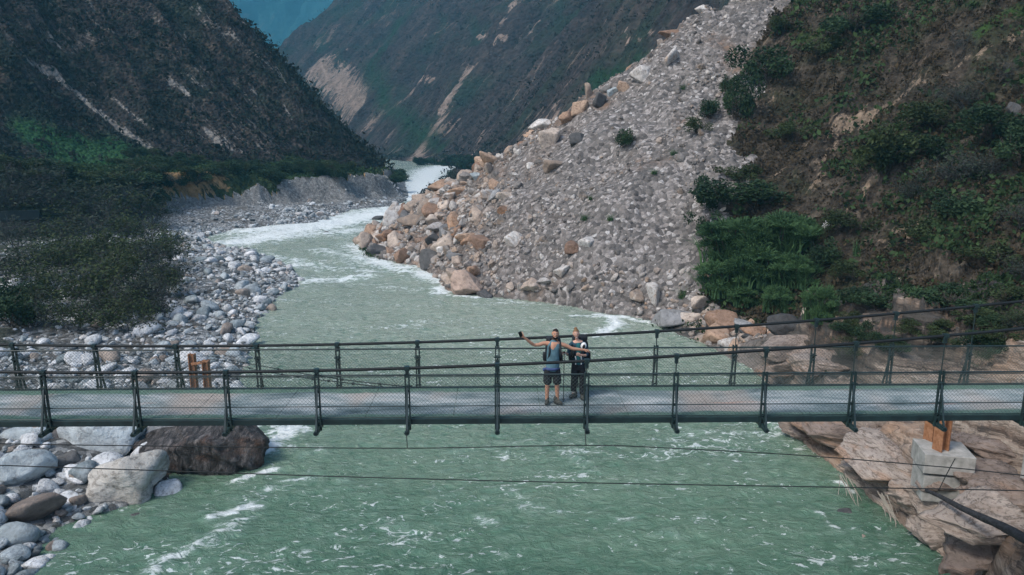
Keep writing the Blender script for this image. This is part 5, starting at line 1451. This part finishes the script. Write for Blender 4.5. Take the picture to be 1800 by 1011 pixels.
for f, yaw in (((-.12, -.04, .055), -.15), ((.14, -.04, .055), .75)):
    up, so_ = shoe(f, yaw)
    sh_ = link('shoe', np_mesh('shoe', *join(up)), M['boot'], man)
    link('sole', np_mesh('sole', *so_), M['sole'], sh_)
# his pack, carried
def backpack(label, loc, w, h, d, col, extra=True):
    r = bpy.data.objects.new('backpack', None); COL.objects.link(r); r.location = loc
    tag(r, label, 'backpack')
    D, F = ICO[4]
    q = np.sign(D) * np.abs(D) ** .55
    V = q * np.array([w / 2, d / 2, h / 2]) * (1 + .05 * (fbm(D[:, 0] * 3 + 5, D[:, 2] * 3 + D[:, 1], 3, 3) - .5))[:, None]
    b = link('bag', np_mesh('bag', V, F), M[col], r)
    V = q * np.array([w / 2 * .9, d / 2 * .95, .07]) + np.array([0, .01, h / 2])
    link('lid', np_mesh('lid', V, F), M[col], r)
    V = q * np.array([.05, d / 2 * .7, .11]); 
    for sx in (-1, 1):
        link('side_pocket', np_mesh('side_pocket', V + np.array([sx * (w / 2 + .01), 0, -h * .22]), F), M[col], r)
    return r
bp = backpack('black backpack worn by the bearded person', MAN + Vector((.02, .245, 1.22)), .36, .58, .20, 'pack')
for sx in (-.085, .145):
    V, F = tube_path(smooth_poly([(sx * .9, .02, .30), (sx, -.10, .335), (sx * 1.05, -.245, .29), (sx * 1.08, -.335, .17), (sx * 1.15, -.345, .02), (sx * 1.25 + (.03 if sx > 0 else -.03), -.25, -.16), (sx * 1.3 + (.03 if sx > 0 else -.03), -.1, -.20)], 5), .026, 8)
    st_ = link('shoulder_strap', np_mesh('shoulder_strap', V, F), M['pack'], bp)
V, F = boxes([(0, 0, 0, .078, .009, .155)])
ph = link('phone', np_mesh('phone', V, F, False), M['black']); ph.location = MAN + Vector((-.755, -.335, 1.795)); ph.rotation_euler = (.35, -.42, .25)
tag(ph, 'black phone held up in the outstretched hand of the bearded person', 'phone')

# ---- the woman behind his arm
WOM = Vector((1.585, 17.08, DECK_Z + .012))
wom = person('person', 'smiling person in navy jacket and black trousers standing behind an outstretched arm', WOM)
N = [(.02, 0, .90, .125, .105), (.02, -.01, 1.02, .100, .085), (.01, -.01, 1.17, .112, .09), (.0, 0, 1.30, .118, .088), (-.005, .01, 1.385, .072, .066), (-.03, .0, 1.455, .042, .044), (-.045, -.02, 1.52, .042, .046)]
E = [(i, i + 1) for i in range(6)]
chain([(-.06, .0, .83, .085, .088), (-.075, -.03, .48, .054, .056), (-.085, .03, .33, .052, .056), (-.09, .02, .10, .036, .040), (-.09, 0, .05, .036, .045)], 0)
chain([(.09, .0, .83, .085, .088), (.12, -.05, .48, .054, .056), (.12, -.03, .33, .052, .056), (.115, -.06, .10, .036, .040), (.115, -.08, .05, .036, .045)], 0)
w1 = chain([(-.12, .01, 1.375, .052, .050), (-.175, .01, 1.34, .046, .046), (-.215, .02, 1.18, .040, .040), (-.23, .0, 1.09, .036, .036), (-.27, -.10, 1.13, .032, .032), (-.31, -.20, 1.185, .024, .024)], 4)
w2 = chain([(.105, .01, 1.375, .052, .050), (.165, .01, 1.34, .046, .046), (.205, .03, 1.17, .040, .040), (.215, .0, 1.08, .036, .036), (.16, -.12, 1.10, .032, .032), (.09, -.19, 1.13, .024, .024)], 4)
hand_nodes(N, E, w1, (-.5, -.7, .35), (.3, -.4, 1), 1.0, .9, -1)
hand_nodes(N, E, w2, (-.6, -.3, .2), (0, -1, .2), .8, .9, 1)
HC = (-.055, -.03, 1.615)
hp, HM = head_shape(HC, (.03, -.10, -.08), .96, .74)
skin_obj('body', N, E, M['skin_f'], wom, 0, 2, hp)
face(wom, HC, HM)
V, F = cap((.081, .102, .122), lambda d: (d[:, 2] > .34 + .28 * np.clip(-d[:, 1], 0, 1)) | ((d[:, 1] > .1) & (d[:, 2] > -.45)), HC, HM)
V2, F2 = ell((0, .015, .125), (.040, .042, .034), HM, HC, 3)
link('hair', np_mesh('hair', *join([(V, F), (V2, F2)])), M['hair_l'], wom)
V, F = join([ell((sx * .029, -.088, .032), (.016, .007, .004), HM, HC, 2) for sx in (-1, 1)])
link('eyebrows', np_mesh('eyebrows', V, F), M['hair_l'], wom)
T = [(.02, 0, .76, .165, .145), (.02, -.01, .98, .142, .122), (.01, -.01, 1.17, .150, .122), (.0, 0, 1.29, .155, .118), (-.005, .01, 1.375, .100, .090), (-.12, .01, 1.372, .060, .058), (-.178, .01, 1.335, .056, .056), (-.217, .02, 1.18, .050, .050), (-.231, .0, 1.09, .046, .046), (-.265, -.09, 1.125, .042, .042),
     (.105, .01, 1.372, .060, .058), (.168, .01, 1.335, .056, .056), (.207, .03, 1.17, .050, .050), (.216, .0, 1.08, .046, .046), (.17, -.10, 1.098, .042, .042)]
skin_obj('jacket', T, [(0, 1), (1, 2), (2, 3), (3, 4), (4, 5), (5, 6), (6, 7), (7, 8), (8, 9), (4, 10), (10, 11), (11, 12), (12, 13), (13, 14)], M['jacket'], wom, 0, 2)
T = [(.015, -.095, .85, .060, .045), (.015, -.098, .95, .060, .042), (.01, -.105, 1.15, .062, .040), (.0, -.100, 1.29, .062, .040), (-.005, -.065, 1.395, .050, .036)]
skin_obj('shirt', T, [(0, 1), (1, 2), (2, 3), (3, 4)], M['teal'], wom, 0, 2)
T = [(.02, 0, .95, .142, .125), (.02, 0, .83, .152, .130), (-.06, 0, .76, .115, .118), (-.075, -.03, .48, .088, .090), (-.085, .03, .33, .082, .084), (-.09, .025, .12, .074, .076), (.09, 0, .76, .115, .118), (.12, -.05, .48, .088, .090), (.12, -.03, .33, .082, .084), (.117, -.055, .08, .074, .076)]
skin_obj('trousers', T, [(0, 1), (1, 2), (2, 3), (3, 4), (4, 5), (1, 6), (6, 7), (7, 8), (8, 9)], M['pants'], wom, 0, 2)
V, F = ell((-.09, .015, .145), (.050, .052, .035)); link('sock', np_mesh('sock', V, F), M['sock'], wom)
for f, yaw in (((-.10, -.03, .055), -.9), ((.115, -.12, .055), .1)):
    up, so_ = shoe(f, yaw, .92)
    sh_ = link('shoe', np_mesh('shoe', *join(up)), M['boot'], wom)
    link('sole', np_mesh('sole', *so_), M['sole'], sh_)
bp = backpack('dark backpack worn by the person in the navy jacket', WOM + Vector((.06, .235, 1.12)), .42, .62, .22, 'pack')
for sx in (-.105, .085):
    V, F = tube_path(smooth_poly([(sx - .05, .02, .28), (sx - .06, -.10, .325), (sx - .06, -.24, .275), (sx - .06, -.335, .14), (sx - .06, -.35, .0), (sx * 1.5 - .06, -.25, -.14)], 5), .024, 8)
    link('shoulder_strap', np_mesh('shoulder_strap', V, F), M['pack'], bp)
for sx in (-.135, .0):
    V, F = tube_path(smooth_poly([(sx, -.37, -.03), (sx + .015, -.385, -.12), (sx + .01, -.375, -.24)], 4), .014, 6)
    link('buckle_strap', np_mesh('buckle_strap', V, F), M['strapw'], bp)
# white cap with a dark panel clipped to her strap
cp = bpy.data.objects.new('sun_cap', None); COL.objects.link(cp); cp.location = WOM + Vector((.115, -.145, 1.345)); cp.rotation_euler = (.15, .15, .1)
tag(cp, 'white cap with a black front panel clipped to the pack strap', 'cap')
V, F = ell((0, 0, 0), (.070, .050, .090)); link('crown', np_mesh('crown', V, F), M['white'], cp)
V, F = ell((.0, -.045, .0), (.034, .018, .058)); link('front_panel', np_mesh('front_panel', V, F), M['black'], cp)
# trekking pole
tp = bpy.data.objects.new('trekking_pole', None); COL.objects.link(tp); tp.location = WOM + Vector((-.352, -.285, 0))
tag(tp, 'black trekking pole standing upright between the two hikers', 'pole')
V, F = tube_path([(0, 0, 0), (0, 0, .5), (0, 0, 1.18)], .009, 8); link('shaft', np_mesh('shaft', V, F), M['black'], tp)
V, F = tube_path([(0, 0, 1.12), (0, .002, 1.18), (0, 0, 1.25)], .018, 8); link('grip', np_mesh('grip', V, F), M['black'], tp)
V, F = tube_path([(0, 0, .055), (0, 0, .060), (0, 0, .065)], .036, 12); link('basket', np_mesh('basket', V, F), M['black'], tp)
V, F = tube_path(smooth_poly([(.02, -.01, 1.2), (.04, -.02, 1.1), (.02, -.015, .98)], 4), .006, 6); link('wrist_strap', np_mesh('wrist_strap', V, F), M['strapw'], tp)
# ------------------------------------------------------------------ light, sky, air
SUN_DIR = Vector((0.50, 0.40, -0.80)).normalized()
sl = bpy.data.lights.new('sun', 'SUN'); sl.energy = 1.5; sl.angle = R(18); sl.color = (1.0, .95, .88)
so = bpy.data.objects.new('sun', sl); so.rotation_euler = SUN_DIR.to_track_quat('-Z', 'Y').to_euler(); so.location = (0, 0, 300); COL.objects.link(so)
W = bpy.data.worlds.new('World'); SC.world = W; W.use_nodes = True
wt = W.node_tree; bg = wt.nodes['Background']
sky = wt.nodes.new('ShaderNodeTexSky'); sky.sky_type = 'NISHITA'; sky.sun_disc = False
sky.sun_elevation = math.asin(-SUN_DIR.z); sky.sun_rotation = math.atan2(-SUN_DIR.x, -SUN_DIR.y)
sky.altitude = 1500; sky.air_density = 1.0; sky.dust_density = 7.0; sky.ozone_density = 1.0
wt.links.new(sky.outputs[0], bg.inputs[0]); bg.inputs[1].default_value = 0.15
vs = SC.view_settings
vs.view_transform = 'Standard'; vs.look = 'None'; vs.gamma = 1.0; vs.use_curve_mapping = False; vs.exposure = 1.0
cy = SC.cycles
cy.max_bounces = 5; cy.diffuse_bounces = 3; cy.glossy_bounces = 2; cy.transmission_bounces = 2; cy.transparent_max_bounces = 4; cy.volume_bounces = 0
cy.use_denoising = True; cy.denoising_prefilter = 'NONE'

# the air of the valley: one box of even, thin haze round everything
hz = link('haze', np_mesh('haze', *boxes([(-900, 2600, 750, 5200, 5600, 1512)]), False))
tag(hz, 'pale blue haze filling the valley', 'haze', kind='stuff')
hm = bpy.data.materials.new('valley_haze'); hm.use_nodes = True
ht = hm.node_tree; ht.nodes.remove(ht.nodes['Principled BSDF'])
pv = ht.nodes.new('ShaderNodeVolumePrincipled'); pv.inputs['Color'].default_value = (.16, .62, .90, 1); pv.inputs['Density'].default_value = .00026
ht.links.new(pv.outputs[0], ht.nodes['Material Output'].inputs['Volume'])
hz.data.materials.append(hm)
